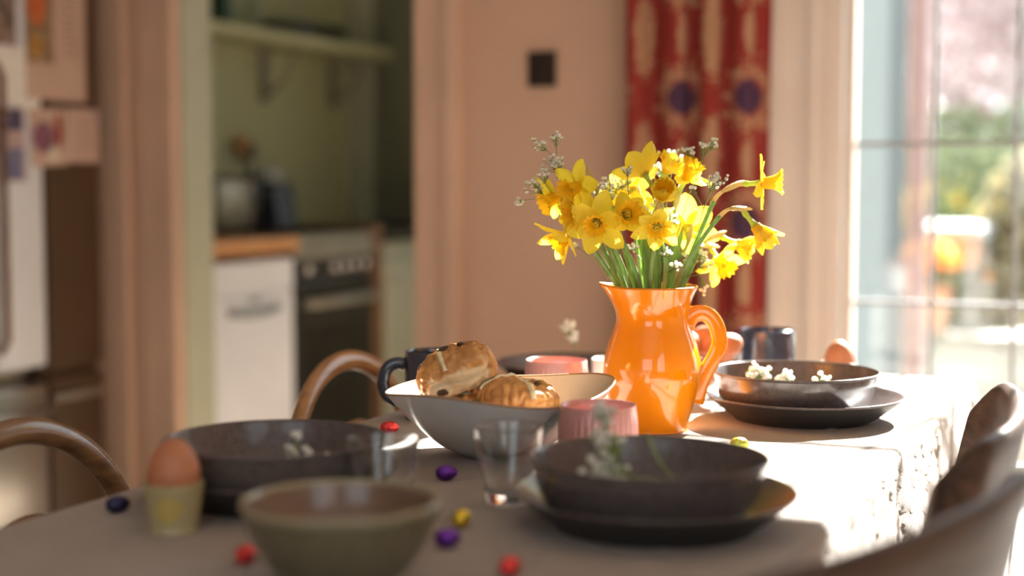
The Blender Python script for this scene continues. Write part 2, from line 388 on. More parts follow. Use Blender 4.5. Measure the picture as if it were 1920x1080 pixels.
# kitchen shell
struct('wall_kitchen_left', [((-3.15, YW + .12, 0), (-3.05, 5.3, ZC))], M['kitchenwall'])
struct('wall_kitchen_end', [((-3.15, 5.3, 0), (-1.95, 5.42, ZC)), ((-1.05, 5.3, 0), (-.9, 5.42, ZC)), ((-1.95, 5.3, 0), (-1.05, 5.42, .85)), ((-1.95, 5.3, 2.15), (-1.05, 5.42, ZC))], M['palegreen'])
struct('wall_kitchen_right', [((-1.0, YW + .12, 0), (-.91, 5.42, ZC))], M['palegreen'])
struct('wall_outside', [((-.91, YW + .12, -.12), (-.89, 5.44, 2.7))], mat('grey_white_render', (.15, .17, .17), .9, spec=0.0))
struct('wall_kitchen_reveal', [((-2.412, YW + .002, 0), (-2.394, YW + .13, 2.045)), ((-3.05, YW + .12, 0), (-2.40, YW + .13, ZC))], M['palegreen'])
# architraves of the doorway: flat board with a proud bead
struct('trim_1', [((-1.70, YW - .018, 0), (-1.58, YW, 2.15)), ((-2.52, YW - .018, 0), (-2.40, YW, 2.15)), ((-2.40, YW - .018, 2.05), (-1.70, YW, 2.15))], M['trimpink'], bevel=.003)
struct('trim_2', [((-1.617, YW - .034, 0), (-1.58, YW - .018, 2.15)), ((-2.44, YW - .030, 0), (-2.402, YW - .018, 2.15)), ((-2.40, YW - .03, 2.11), (-1.62, YW - .018, 2.15))], M['trimpink'], bevel=.004)
struct('trim_3', [((-2.70, YW - .03, 0), (-2.56, YW, ZC))], M['wall'], bevel=.006)
struct('baseboard_back', [((-1.58, YW - .02, 0), (-.83, YW, .14)), ((.95, YW - .02, 0), (1.1, YW, .14))], M['trimpink'], bevel=.003)
# cream frame beside the french window
struct('trim_4', [((-.815, YW - .035, 0), (-.70, YW, 2.3)), ((-.70, YW - .015, 0), (-.665, YW + .10, 2.2)), ((-.815, YW - .035, 2.3), (.95, YW, 2.42)), ((.82, YW - .035, 0), (.95, YW, 2.3)), ((.785, YW - .015, 0), (.82, YW + .1, 2.2))], M['trimwhite'], bevel=.004)
struct('trim_5', [((-.815, YW - .05, 0), (-.785, YW - .035, 2.3)), ((-.735, YW - .045, 0), (-.715, YW - .035, 2.3))], M['trimwhite'], bevel=.004)
# french window: frame, lead bars, one object per pane
win = thing('window_1', 'tall leaded glass garden window with white frame', 'window', (0, 0, 0)); del win['category']; win['kind'] = 'structure'
yg = YW + .055
xs = [-.648 + .1685 * k for k in range(9)]; zs = [.125, .469, .813, 1.157, 1.501, 1.845, 2.17]
bm = NB()
for lo, hi in [((-.664, yg - .02, 0), (-.648, yg + .02, 2.2)), ((.70, yg - .02, 0), (.784, yg + .02, 2.2)), ((-.648, yg - .02, 0), (.70, yg + .02, .125)), ((-.648, yg - .02, 2.17), (.70, yg + .02, 2.2))]: box(bm, lo, hi, .003)
obj('window_frame', bm, M['trimwhite'], win, False)
for x in xs[1:-1]: bx('glazing_bar', (x - .0045, yg - .007, .125), (x + .0045, yg + .007, 2.17), M['leadbar'], win)
for z in zs[1:-1]: bx('glazing_bar', (-.648, yg - .0065, z - .0045), (.70, yg + .0065, z + .0045), M['leadbar'], win)
for i in range(8):
    for j in range(6):
        bx('pane', (xs[i] + .0045, yg - .0015, zs[j] + .0045), (xs[i + 1] - .0045, yg + .0015, zs[j + 1] - .0045), M['pane'], win)


def far_window(name, lo, hi, axis, n, m_):
    """the windows the room is lit through on its unseen sides"""
    w = bpy.data.objects.new(name, None); COL.objects.link(w); w['kind'] = 'structure'
    bm = NB(); a = 1 - axis; w0, w1 = lo[a], hi[a]; c = (lo[axis] + hi[axis]) / 2
    def b(u0, u1, z0, z1, t=.03):
        l = [0, 0, z0]; h = [0, 0, z1]; l[a], h[a] = u0, u1; l[axis], h[axis] = c - t, c + t; box(bm, l, h)
    b(w0, w0 + .05, lo[2], hi[2]); b(w1 - .05, w1, lo[2], hi[2]); b(w0, w1, lo[2], lo[2] + .05); b(w0, w1, hi[2] - .05, hi[2])
    for k in range(1, n): u = w0 + (w1 - w0) * k / n; b(u - .02, u + .02, lo[2], hi[2], .02)
    for k in (1, 2): z = lo[2] + (hi[2] - lo[2]) * k / 3; b(w0, w1, z - .012, z + .012, .015)
    obj('window_frame', bm, m_, w, False)
    l = [0, 0, lo[2] + .05]; h = [0, 0, hi[2] - .05]; l[a], h[a] = w0 + .05, w1 - .05; l[axis], h[axis] = c - .001, c + .001
    bx('pane', l, h, M['pane'], w)


far_window('window_2', (1.1, -1.1, .8), (1.3, .3, 2.1), 0, 3, M['trimwhite'])
far_window('window_3', (-.9, -2.0, .9), (.7, -1.85, 2.2), 1, 3, M['trimwhite'])
far_window('added_window_4', (-1.95, 5.3, .85), (-1.05, 5.42, 2.15), 1, 2, M['palegreen'])  # unseen window, added to bring daylight into the kitchen

# ------------------------------------------------------------------ curtain
def curtain():
    bm = NB(); uvl = bm.loops.layers.uv.new('UVMap')
    n, nz = 150, 40; W = .33; x0 = -1.142; rows = []
    for j in range(nz + 1):
        z = .06 + 2.34 * j / nz; row = []; s = 0; prev = None
        for i in range(n + 1):
            t = i / n
            ph = t * 2 * PI * 4.0 + .5 * math.sin(t * 9) + .25 * math.sin(z * 1.3 + t * 5)
            amp = .021 + .007 * math.sin(t * 13 + z)
            x = x0 + W * t + .008 * math.sin(2 * ph) + .006 * math.sin(z * 2 + 3 * t) - (1 - t) * .045 * max(0, 1.2 - z) * .6
            y = 3.165 + amp * math.cos(ph)
            if prev: s += math.hypot(x - prev[0], y - prev[1])
            prev = (x, y); row.append((bm.verts.new((x, y, z)), s, z))
        rows.append(row)
    for A, B in zip(rows, rows[1:]):
        for i in range(n):
            q = (A[i], A[i + 1], B[i + 1], B[i]); f = bm.faces.new([v[0] for v in q])
            for lp, v in zip(f.loops, q): lp[uvl].uv = (v[1], v[2])
    o = obj('curtain', bm, M['curtain']); so = o.modifiers.new('thick', 'SOLIDIFY'); so.thickness = .002
    tag(o, 'long red curtain printed with navy ovals and tan feathers, drawn aside by the window', 'curtain')


curtain()
cr = thing('curtain_rail', 'curtain pole above the garden window', 'curtain rail')
bm = NB(); tube(bm, [(-1.25, 3.165, 2.43), (1.0, 3.165, 2.43)], .012, 12); obj('pole', bm, M['switch'], cr)
for x in (-1.2, .98): bx('bracket', (x - .01, 3.165, 2.42), (x + .01, YW, 2.44), M['switch'], cr)
sw = thing('light_switch', 'dark square light switch plate on the pink wall', 'light switch', (-1.368, YW - .001, 1.338))
bx('plate', (-.036, -.008, -.041), (.036, 0, .041), M['switch'], sw, .003); bx('rocker', (-.012, -.012, -.016), (.012, -.008, .016), M['switch'], sw, .001)

# ------------------------------------------------------------------ fridge with its papers
FX = -2.60
fr = thing('fridge', 'tall white fridge with papers stuck to its doors, left of its added dark brown part', 'fridge', (0, 0, 0))
bx('cabinet', (-3.24, 2.27, .02), (FX - .06, 2.958, 1.78), M['steel'], fr, .004)
for y0, y1, hy in ((2.275, 2.765, 2.735), (2.775, 2.955, 2.788)):
    d = bx('door', (FX - .06, y0, .61), (FX, y1, 1.775), M['whiteenamel'], fr, .012, True)
    bm = NB(); tube(bm, [(FX + .002, hy, .66), (FX + .024, hy, .69), (FX + .024, hy, 1.33), (FX + .002, hy, 1.36)], .009, 10); obj('handle', bm, M['darkwood'], d)
dr = bx('drawer', (FX - .06, 2.275, .06), (FX, 2.955, .57), M['steel'], fr, .012, True)
bm = NB(); tube(bm, [(FX + .002, 2.36, .50), (FX + .035, 2.38, .505), (FX + .035, 2.92, .505), (FX + .002, 2.94, .50)], .011, 10); obj('handle', bm, M['steel'], dr)
bx('plinth', (-3.2, 2.29, 0), (FX - .08, 2.94, .06), M['darkgap'], fr)
lu = thing('dark_fridge_part', 'added dark brown unit for the dark right part of the fridge front, beside the pink wall', 'cabinet')  # added unit, gives the fridge front its dark brown right part
gloss = mat('dark_brown_front', (.075, .04, .02), .38, color2=(.10, .055, .028), nscale=3)
bx('body', (-3.24, 2.962, 0), (FX - .02, 3.165, 2.2), gloss, lu)
bx('door', (FX - .02, 2.964, .60), (FX, 3.163, 2.19), gloss, lu, .003); lw_ = bx('drawer', (FX - .02, 2.964, .05), (FX, 3.163, .575), gloss, lu, .003)
bx('drawer_rail', (FX, 2.97, .515), (FX + .012, 3.155, .535), M['steel'], lw_, .002)


def pmat(n, c, c2=None, s=60): return mat(n, c, 0.7, color2=c2, nscale=s)


def paper(name, label, y0, y1, z0, z1, m, off=.0012, tilt=0, cat='paper'):
    yc, zc = (y0 + y1) / 2, (z0 + z1) / 2
    t = thing(name, label, cat, (FX + off, yc, zc), 0, 'papers on the fridge'); t.rotation_euler = (math.radians(tilt), 0, 0)
    bx('sheet', (0, y0 - yc, z0 - zc), (.0012, y1 - yc, z1 - zc), m, t); return t


def pr(t, name, y0, y1, z0, z1, m, ell=False):
    bm = NB()
    if ell:
        vs_ = [bm.verts.new((.0018, (y0 + y1) / 2 + (y1 - y0) / 2 * math.cos(a * PI / 16), (z0 + z1) / 2 + (z1 - z0) / 2 * math.sin(a * PI / 16))) for a in range(32)]
        f = bm.faces.new(vs_); r = bmesh.ops.extrude_face_region(bm, geom=[f])
        for v in r['geom']:
            if isinstance(v, bmesh.types.BMVert): v.co.x = .0012
    else: box(bm, (.0012, y0, z0), (.0017, y1, z1))
    return obj(name, bm, m, t, False)


cream = pmat('cream_paper', (.68, .62, .52)); blush = pmat('pink_paper', (.60, .42, .34), (.64, .46, .38), 10); whitep = pmat('white_paper', (.80, .78, .74))
t = paper('photo_print', 'dark brown photograph at the top left of the fridge door', 2.70, 2.865, 1.405, 1.62, pmat('mottled_photo', (.10, .07, .05), (.34, .24, .20), 28), cat='photo')
t = paper('note_sheet', 'blank white note sheet under the dark photograph on the fridge', 2.72, 2.90, 1.265, 1.40, whitep, .0012, 3)
pr(t, 'taped_corner', .05, .125, -.10, -.045, whitep)
t = paper('recipe_page', 'recipe page with a red plate of food and a text column on the fridge', 2.895, 3.115, 1.28, 1.66, blush, .0026)
pr(t, 'picture', -.11, -.01, -.10, .17, pmat('food_photo', (.20, .12, .06), (.40, .28, .18), 40)); pr(t, 'plate_picture', -.105, -.035, -.01, .12, pmat('red_food', (.55, .10, .03), (.60, .18, .05), 60), True)
pr(t, 'sauce_picture', -.10, -.05, -.09, -.03, pmat('yellow_food', (.55, .33, .06), (.35, .15, .05), 60), True)
for k in range(12): pr(t, 'text_line', .025, .075, .13 - k * .019, .136 - k * .019, pmat('grey_ink', (.40, .27, .2)) if k == 0 else bpy.data.materials['grey_ink'])
t = paper('picture_postcard', 'blue and pink picture card hanging below the white note on the fridge', 2.785, 2.885, 1.075, 1.255, pmat('mauve_card', (.45, .34, .36), (.55, .42, .42), 20), .0026, 2, 'card')
pr(t, 'night_sky', -.045, .045, .035, .085, pmat('navy_ink', (.08, .07, .14))); pr(t, 'moon', -.035, -.005, .05, .078, pmat('mauve_ink', (.45, .36, .38)), True); pr(t, 'blue_figure', -.02, .04, -.085, -.01, pmat('blue_ink', (.10, .14, .28), (.25, .22, .35), 60)); pr(t, 'dark_figure', -.04, -.015, -.03, .03, bpy.data.materials['navy_ink'], True)
t = paper('greeting_card', 'pink card with a purple round shape, left of the lined card on the fridge', 2.905, 3.035, 1.115, 1.258, blush, .0040, 3, 'card')
pr(t, 'purple_shape', -.06, .02, -.04, .04, pmat('plum_ink', (.24, .10, .16)), True); pr(t, 'red_stripe', .022, .05, -.03, .06, pmat('dark_red_ink', (.30, .04, .03)), True); pr(t, 'pale_shape', -.01, .03, -.065, -.02, cream, True)
t = paper('lined_card', 'pink lined text card at the right edge of the fridge', 3.04, 3.158, 1.125, 1.262, pmat('rose_paper', (.62, .44, .38)), .0026, 0, 'card')
for k in range(10): pr(t, 'text_line', -.035, .04, .05 - k * .0105, .0525 - k * .0105, bpy.data.materials['grey_ink'])

# ------------------------------------------------------------------ kitchen beyond the doorway
KX = -2.449
dw = thing('dishwasher', 'slim white dishwasher under the wooden worktop', 'dishwasher')
bx('body', (-3.0, 3.43, .06), (KX - .02, 3.868, .845), M['whiteenamel'], dw, .004)
bx('door', (KX - .02, 3.432, .10), (KX, 3.866, .745), M['whiteenamel'], dw, .004); pn = bx('control_panel', (KX - .02, 3.432, .75), (KX + .002, 3.866, .843), M['whiteenamel'], dw, .004)
bm = NB(); tube(bm, [(KX + .003, 3.52, .70), (KX + .008, 3.60, .69), (KX + .008, 3.70, .69), (KX + .003, 3.78, .70)], .012, 8); obj('door_handle', bm, M['greyplastic'], dw)
bx('badge', (KX, 3.63, .722), (KX + .003, 3.68, .738), M['greyplastic'], dw)
bx('plinth', (-3.0, 3.45, 0), (KX - .05, 3.85, .06), M['darkgap'], dw)
wt = bx('worktop', (-3.04, 3.39, .865), (KX + .02, 3.872, .91), M['worktop'], None, .004); tag(wt, 'orange oak worktop over the white dishwasher', 'worktop')
ck = thing('cooker', 'black and grey cooker with a row of round knobs', 'cooker')
bx('body', (-3.0, 3.88, .02), (KX - .03, 4.36, .87), M['blackenamel'], ck, .004)
bx('hob', (-3.0, 3.88, .872), (KX - .005, 4.36, .905), M['greyhob'], ck, .003)
bx('control_panel', (KX - .03, 3.882, .775), (KX - .004, 4.358, .868), M['blackenamel'], ck, .003)
bx('trim_strip', (KX - .006, 3.882, .835), (KX + .001, 4.358, .869), M['greyhob'], ck, .001)
od = bx('oven_door', (KX - .03, 3.882, .14), (KX - .002, 4.358, .768), M['blackenamel'], ck, .004)
bm = NB(); tube(bm, [(KX, 3.92, .70), (KX + .035, 3.93, .70), (KX + .035, 4.31, .70), (KX, 4.32, .70)], .015, 10); obj('handle', bm, M['greyhob'], od)
bx('window', (KX - .003, 3.93, .25), (KX + .001, 4.31, .62), mat('black_glass', (.012, .012, .012), .08), od)
for y in (3.945, 4.10, 4.165, 4.23, 4.30):
    bm = lathe([(0, 0), (.017, 0), (.016, .012), (.012, .018), (.004, .020), (0, .0205)], 20); k = obj('knob', bm, M['chrome'], ck); k.rotation_euler = (0, PI / 2, 0); k.location = (KX - .003, y, .803)
for y, x in ((4.0, -2.6), (4.24, -2.6), (4.0, -2.86), (4.24, -2.86)):
    bm = NB(); tube(bm, [(x + .08 * math.cos(a * PI / 8), y + .08 * math.sin(a * PI / 8), .915) for a in range(17)], .006, 6)
    for a in range(4): tube(bm, [(x, y, .918), (x + .085 * math.cos(a * PI / 2), y + .085 * math.sin(a * PI / 2), .918)], .005, 6)
    obj('burner_grate', bm, M['blackenamel'], ck)
sp_ = bx('end_panel', (-3.0, 4.365, 0), (KX, 4.43, .93), M['darkwood'], None, .003); tag(sp_, 'brown wooden end panel right of the cooker', 'panel')
bc = thing('base_cabinet', 'pale green base cabinet at the far right of the kitchen', 'cabinet')
bx('body', (-3.0, 4.435, .08), (KX - .02, 5.28, .865), M['palegreen'], bc)
for y0, y1 in ((4.44, 4.85), (4.856, 5.275)):
    d = bx('door', (KX - .02, y0, .10), (KX, y1, .80), M['palegreen'], bc, .003)
    bm = lathe([(0, 0), (.008, 0), (.008, .012), (.015, .02), (.013, .028), (0, .03)], 16); k = obj('knob', bm, M['chrome'], d); k.rotation_euler = (0, PI / 2, 0); k.location = (KX, y0 + .05, .74)
w2 = bx('dark_worktop', (-3.04, 4.435, .87), (KX + .02, 5.28, .91), M['blackenamel'], None, .004); tag(w2, 'dark worktop on the pale green cabinet', 'worktop')
# far wall: pale pillar and dark door
struct('trim_6', [((-3.05, 5.24, .91), (-2.94, 5.30, ZC))], M['palegreen'])
struct('door_1', [((-2.935, 5.25, .92), (-2.40, 5.297, 2.3))], M['kitchengrey'], bevel=.004)
# shelf
sh = thing('wall_shelf', 'olive painted shelf on brackets above the kitchen worktop', 'shelf')
bx('board', (-3.05, 3.40, 1.555), (-2.84, 5.22, 1.59), M['kitchenwall'], sh, .002)
for y in (3.75, 4.62, 5.1):
    b_ = bx('bracket', (-3.05, y - .018, 1.36), (-3.03, y + .018, 1.555), M['greyhob'], sh); bm = NB(); tube(bm, [(-3.035, y, 1.38), (-2.95, y, 1.44), (-2.90, y, 1.55)], .008, 8); obj('brace', bm, M['greyhob'], sh)
tr = thing('roasting_tray', 'stack of low black baking trays on the kitchen shelf', 'tray', (-2.945, 4.75, 1.59))
for k in range(3):
    bm = lathe([(0, .002), (.085, .002), (.095, .022), (.10, .022), (.088, 0), (0, 0)], 32, rf=lambda a, r, z: 1 + 0.0 * a)
    o = obj('tray', bm, M['blackenamel'], tr); o.scale = (1, 2.6, 1); o.location = (0, 0, k * .014)
bo = thing('green_bottle', 'dark green glass bottle at the left end of the kitchen shelf', 'bottle', (-2.93, 4.20, 1.59))
obj('body', lathe(smooth_prof([(0, 0), (.034, 0), (.036, .02), (.036, .14), (.03, .17), (.013, .2), (.012, .26)]), 24), mat('bottle_green', (.02, .07, .035), .12), bo)
obj('stopper', lathe([(0, .26), (.013, .26), (.013, .285), (0, .285)], 16), M['worktop'], bo)
jr = thing('glass_jar', 'clear glass jar beside the green bottle on the kitchen shelf', 'jar', (-2.93, 4.35, 1.59))
obj('body', lathe(smooth_prof([(0, 0), (.04, 0), (.042, .03), (.042, .12), (.036, .14)]), 24), glass_thin('jar_glass', (.85, .88, .84), 1.5, .05), jr)
obj('lid', lathe([(0, .14), (.04, .14), (.04, .16), (0, .16)], 20), M['greyplastic'], jr)
to = thing('toaster', 'steel toaster with dark ends on the kitchen worktop', 'toaster', (-2.80, 4.02, .91))
to.location = (-2.81, 3.98, .9105)
bx('body', (-.08, -.11, .01), (.08, .11, .175), mat('warm_steel', (.34, .29, .22), .4, .6), to, .02, True)
for s in (-1, 1): bx('end_cap', (-.085, s * .125 - .022, 0), (.085, s * .125 + .022, .185), M['blackenamel'], to, .015, True)
bx('slot', (-.02, -.09, .174), (.02, .09, .177), M['darkgap'], to); bx('lever', (.084, .12, .09), (.105, .14, .11), M['blackenamel'], to, .003)
kb = thing('knife_block', 'dark navy knife block beside the toaster', 'knife block', (-2.79, 4.27, .9195))
bm = NB(); box(bm, (-.07, -.065, 0), (.07, .065, .15), .006)
for v in bm.verts: v.co.x -= v.co.z * .15
obj('block', bm, mat('navy_paint', (.02, .022, .035), .35), kb, False)
for i in range(3):
    for j in range(2): 
        bm = NB(); box(bm, (-.05 + j * .05, -.05 + i * .04, .15), (-.03 + j * .05, -.03 + i * .04, .205), .004); obj('knife_handle', bm, M['steel'], kb, False)
hg = thing('hanging_ladle', 'wooden and black ladle hung on the kitchen wall', 'utensil', (-3.045, 4.45, 1.20))
obj('bowl', lathe([(0, -.0), (.02, .004), (.035, .018), (.038, .03), (.034, .03), (.018, .012), (0, .006)], 20), M['worktop'], hg).rotation_euler = (0, PI / 2, 0)
bm = NB(); tube(bm, [(.012, .03, 0), (.012, .07, -.08), (.012, .03, -.24)], .006, 8); obj('handle', bm, M['kitchengrey'], hg)
obj('cup', lathe([(0, 0), (.024, .003), (.03, .02), (.026, .02), (0, .006)], 20), M['blackenamel'], hg, loc=(0.01, .045, -.02)).rotation_euler = (0, PI / 2, 0)

# ------------------------------------------------------------------ table and cloth
TX0, TX1, TY0, TY1, TZ = -1.015, -.305, .72, 2.555, .75
tb = thing('dining_table', 'long wooden dining table under the linen cloth', 'table', (-.66, 1.63, 0))
bx('tabletop', (TX0 + .66, TY0 - 1.63, .715), (TX1 + .66, TY1 - 1.63, .7455), M['tabletop'], tb, .004)
bx('apron', (TX0 + .72, TY0 - 1.57, .62), (TX1 + .60, TY1 - 1.69, .714), M['tabletop'], tb, .003)
for x in (TX0 + .71, TX1 + .61):
    for y in (TY0 - 1.58, TY1 - 1.68): bx('leg', (x - .03, y - .03, 0), (x + .03, y + .03, .62), M['tabletop'], tb, .004)


def cloth():
    bm = NB(); uvl = bm.loops.layers.uv.new('UVMap'); R = .010; DX, DY = .27, .20
    x0, x1, y0, y1 = TX0 - .006, TX1 + .006, TY0 - .006, TY1 + .006

    def ax(s, lo, hi):
        """arc length -> (position, drop, outward sign)"""
        if s < lo + R:
            d = lo + R - s
            if d < R * PI / 2: a = d / R; return lo + R - R * math.sin(a), R * (1 - math.cos(a)), -min(1, a)
            return lo, R + d - R * PI / 2, -1
        if s > hi - R:
            d = s - hi + R
            if d < R * PI / 2: a = d / R; return hi - R + R * math.sin(a), R * (1 - math.cos(a)), min(1, a)
            return hi, R + d - R * PI / 2, 1
        return s, 0, 0

    def steps(lo, hi, D, fine_lo, fine_hi):
        out = [lo - D + i * .012 for i in range(int((D - .02) / .012))]
        s = lo - .02
        while s < lo + .02: out.append(s); s += .0035
        st = .012
        while s < hi - .02: out.append(s); s += st
        while s < hi + .02: out.append(s); s += .0035
        while s < hi + D: out.append(s); s += .007
        return out
    U = steps(x0, x1, DX, 0, 0); V = steps(y0, y1, DY, 0, 0); grid = []
    for u in U:
        row = []
        for v in V:
            x, dx, sx = ax(u, x0, x1); y, dy, sy = ax(v, y0, y1)
            # small creases left by folding: along the cloth near the right edge and across it
            n1 = noise.noise(Vector((u * 9, v * 9, 0))); n2 = noise.noise(Vector((u * 40, v * 40, 3)))
            h = .0004 * n1 + .00025 * n2
            def ridge(d, w, a): return a * math.exp(-(d / w) ** 2)
            h += ridge(u + .415 + .004 * n1, .0035, .0022) + ridge(v - 2.118 - .004 * n1, .0035, .0020) + ridge(u + .905 + .004 * n1, .004, .0022) + ridge(v - 1.06, .004, .0020)
            z = TZ + h
            if dx > 0 or dy > 0:
                z -= dx + dy if not (dx > R and dy > R) else max(dx, dy) + .35 * min(dx, dy)
                f = min(1, dx / .12)
                wv = .0035 * math.sin(v * 31 + 2.2 * math.sin(v * 7)) + .006 * noise.noise(Vector((u * 12, v * 22, 1)))
                cr_ = .0022 * noise.noise(Vector((u * 60, v * 50, 5))) + .0045 * abs(noise.noise(Vector((u * 25 + v * 20, v * 34 - u * 12, 9)))) + .0016 * noise.noise(Vector((u * 150, v * 140, 2)))
                if sx and dx > 0: x += sx * (f * (wv + .011) + cr_ * min(1, dx / .01) + ridge(v - 2.118, .006, .004) + .02 * f * (dx / .25))
                f = min(1, dy / .12)
                wv = .010 * math.sin(u * 33) + .008 * noise.noise(Vector((u * 22, v * 12, 1)))
                if sy and dy > 0: y += sy * (f * (wv + .011) + cr_ * min(1, dy / .01))
            row.append((bm.verts.new((x, y, z)), u, v))
        grid.append(row)
    for A, B in zip(grid, grid[1:]):
        for i in range(len(V) - 1):
            q = (A[i], B[i], B[i + 1], A[i + 1]); f = bm.faces.new([w[0] for w in q])
            for lp, w in zip(f.loops, q): lp[uvl].uv = (w[1], w[2])
    o = obj('tablecloth', bm, M['cloth']); so = o.modifiers.new('thick', 'SOLIDIFY'); so.thickness = .0012; so.offset = -1
    tag(o, 'pale linen tablecloth draped over the dining table', 'tablecloth')


cloth()
TOP = TZ + .0005

# ------------------------------------------------------------------ chairs
def hoop_chair(label, loc, rz, m):
    """bentwood chair, local -x is the back side"""
    t = thing('dining_chair', label, 'chair', loc, rz, 'bentwood dining chairs')
    bm = NB(); box(bm, (-.0, -.19, .45), (.38, .19, .472), .01); obj('seat', bm, m, t)
    def arch(w, h, z0, x0, r):
        pts = []
        for k in range(41):
            a = PI * k / 40; y = -w * math.cos(a); z = z0 + (h - z0) * (math.sin(a) ** 0.62)
            pts.append((x0 - .13 * (z - .45), y, z))
        pts = [(x0 + .0, -w * .98, .40)] + pts + [(x0 + .0, w * .98, .40)]
        return pts
    bm = NB(); tube(bm, arch(.20, .802, .46, -.045, .011), .0115, 14, flat=(1.35, 1.0), updir=(1, 0, .1)); obj('back_hoop', bm, m, t)
    bm = NB(); tube(bm, arch(.115, .70, .46, -.04, .009), .0095, 12, flat=(1.2, 1.0), updir=(1, 0, .1)); obj('inner_hoop', bm, m, t)
    for y in (-.17, .17):
        bm = NB(); tube(bm, bez((.35, y, .45), (.36, y, .3), (.37, y * 1.02, .15), (.385, y * 1.1, 0)), [.019 - .0006 * i for i in range(15)], 12); obj('leg', bm, m, t)
        bm = NB(); tube(bm, bez((-.045, y * 1.1, .46), (-.04, y * 1.1, .3), (-.05, y * 1.15, .15), (-.09, y * 1.2, 0)), [.018 - .0006 * i for i in range(15)], 12); obj('leg', bm, m, t)
    bm = NB(); tube(bm, [(.17 + .15 * math.cos(a * PI / 12), .15 * math.sin(a * PI / 12), .25) for a in range(25)], .009, 8); obj('leg_ring', bm, m, t)
    return t


def rail_chair(label, loc, rz, m):
    """chair with a broad curved top rail; local +x is the back side"""
    t = thing('curved_back_chair', label, 'chair', loc, rz, 'broad railed chairs on the window side')
    bm = NB(); box(bm, (-.42, -.20, .45), (-.04, .20, .472), .012); obj('seat', bm, m, t)
    n = 48; bm = NB(); rings = []; th = .021; H = .17
    for i in range(n + 1):
        s = -1 + 2 * i / n; a = abs(s); e = max(0, (a - .80) / .20)
        y = .265 * s * (1 - .04 * e * e) ; x = -.036 * a ** 2.2 - .020 * e * e
        top = .832 - .040 * e ** 2.5; bot = top - H + .08 * e * e
        # rounded-rectangle section
        sec = []
        d = 1e-3; s2 = min(1, s + .02); s1 = max(-1, s - .02)
        def xy(q):
            aa = abs(q); ee = max(0, (aa - .80) / .20); return Vector((-.036 * aa ** 2.2 - .020 * ee * ee, .265 * q * (1 - .04 * ee * ee), 0))
        tg = (xy(s2) - xy(s1)).normalized(); nn = Vector((tg.y, -tg.x, 0))
        for k in range(16):
            ang = 2 * PI * k / 16; cx = math.copysign(abs(math.cos(ang)) ** .6, math.cos(ang)); cz = math.copysign(abs(math.sin(ang)) ** .35, math.sin(ang))
            zz = (top + bot) / 2 + cz * (top - bot) / 2; p = Vector((x, y, 0)) + nn * (cx * th / 2) + Vector((.22 * (zz - .83), 0, zz)); sec.append(bm.verts.new(p))
        rings.append(sec)
    for A, B in zip(rings, rings[1:]):
        for k in range(16): bm.faces.new((A[k], A[(k + 1) % 16], B[(k + 1) % 16], B[k]))
    bm.faces.new(rings[0][::-1]); bm.faces.new(rings[-1]); bmesh.ops.recalc_face_normals(bm, faces=bm.faces)
    obj('back_rail', bm, m, t)
    for y in (-.17, -.06, .06, .17):
        x = -.036 * (abs(y) / .265) ** 2.2
        bm = NB(); tube(bm, bez((-.05, y * .95, .46), (-.07, y, .55), (x - .045, y, .62), (x - .033, y, .69)), .010, 10); obj('back_post', bm, m, t)
    for x, y, x2 in ((-.38, -.17, -.40), (-.38, .17, -.40), (-.07, -.17, -.02), (-.07, .17, -.02)):
        bm = NB(); tube(bm, [(x, y, .45), ((x + x2) / 2, y * 1.05, .25), (x2, y * 1.15, 0)], [.018, .016, .012], 12); obj('leg', bm, m, t)
    return t


hoop_chair('dark bentwood chair with a hoop back at the left front of the table', (-1.075, 1.265, 0), 0, M['bentwood_d'])
hoop_chair('amber bentwood chair with a hoop back, in front of the cooker', (-1.075, 1.985, 0), 0, M['bentwood_l'])
rail_chair('brown chair with a broad curved rail, nearest at the bottom right', (-.150, 1.12, 0), math.radians(-15), M['bentwood_r'])
rail_chair('brown chair with a broad curved rail, the farther one on the window side', (-.150, 1.70, 0), math.radians(3), M['bentwood_r'])


# ------------------------------------------------------------------ crockery
PL_UNDER = smooth_prof([(.0, .0), (.088, .0), (.094, .001), (.105, .008), (.122, .021), (.134, .031)], 5)
PL_IN = smooth_prof([(.134, .031), (.1352, .0335), (.133, .0335), (.122, .025), (.104, .012), (.092, .0065), (.06, .006), (0, .006)], 5)
BO_UNDER = smooth_prof([(0, .0), (.072, .0), (.08, .0015), (.095, .010), (.105, .025), (.110, .042), (.113, .056)], 5)
BO_IN = smooth_prof([(.113, .056), (.1145, .0585), (.1125, .059), (.1085, .044), (.102, .027), (.09, .013), (.075, .007), (0, .006)], 5)


def plate(label, r, a, s=1.0, g='stoneware dinner plates'):
    p = at(r, a, TOP); t = thing('dinner_plate', label, 'plate', p, 0, g)
    u = obj('underside', lathe(PL_UNDER, 96), M['plateunder'], t); f = obj('dish', lathe(PL_IN, 96), M['plate'], t); t.scale = (s, s, 1); return t


def bowl(label, r, a, s=1.0):
    t = thing('pasta_bowl', label, 'bowl', at(r, a, TOP + .0068), 0, 'stoneware pasta bowls on the plates')
    obj('outside', lathe(BO_UNDER, 96), M['plateout'], t); obj('inside', lathe(BO_IN, 96), M['plate'], t); t.scale = (s, s, 1); return t


plate('dark stoneware plate under the bowl nearest the camera, right of the glasses', .137, 1.412)
bowl('grey stoneware bowl nearest the camera, holding a blossom sprig with green stalks', .131, 1.412)
plate('dark stoneware plate under the left bowl, behind the egg cup', -.245, 1.53, .965)
bowl('grey stoneware bowl behind the egg cup at the left', -.243, 1.515)
plate('dark stoneware plate right of the orange jug, under a bowl', .405, 2.053)
bowl('grey stoneware bowl right of the orange jug in the sun', .392, 2.053)
plate('dark stoneware plate behind the far pink tumbler, without a bowl', .103, 2.42, .965)

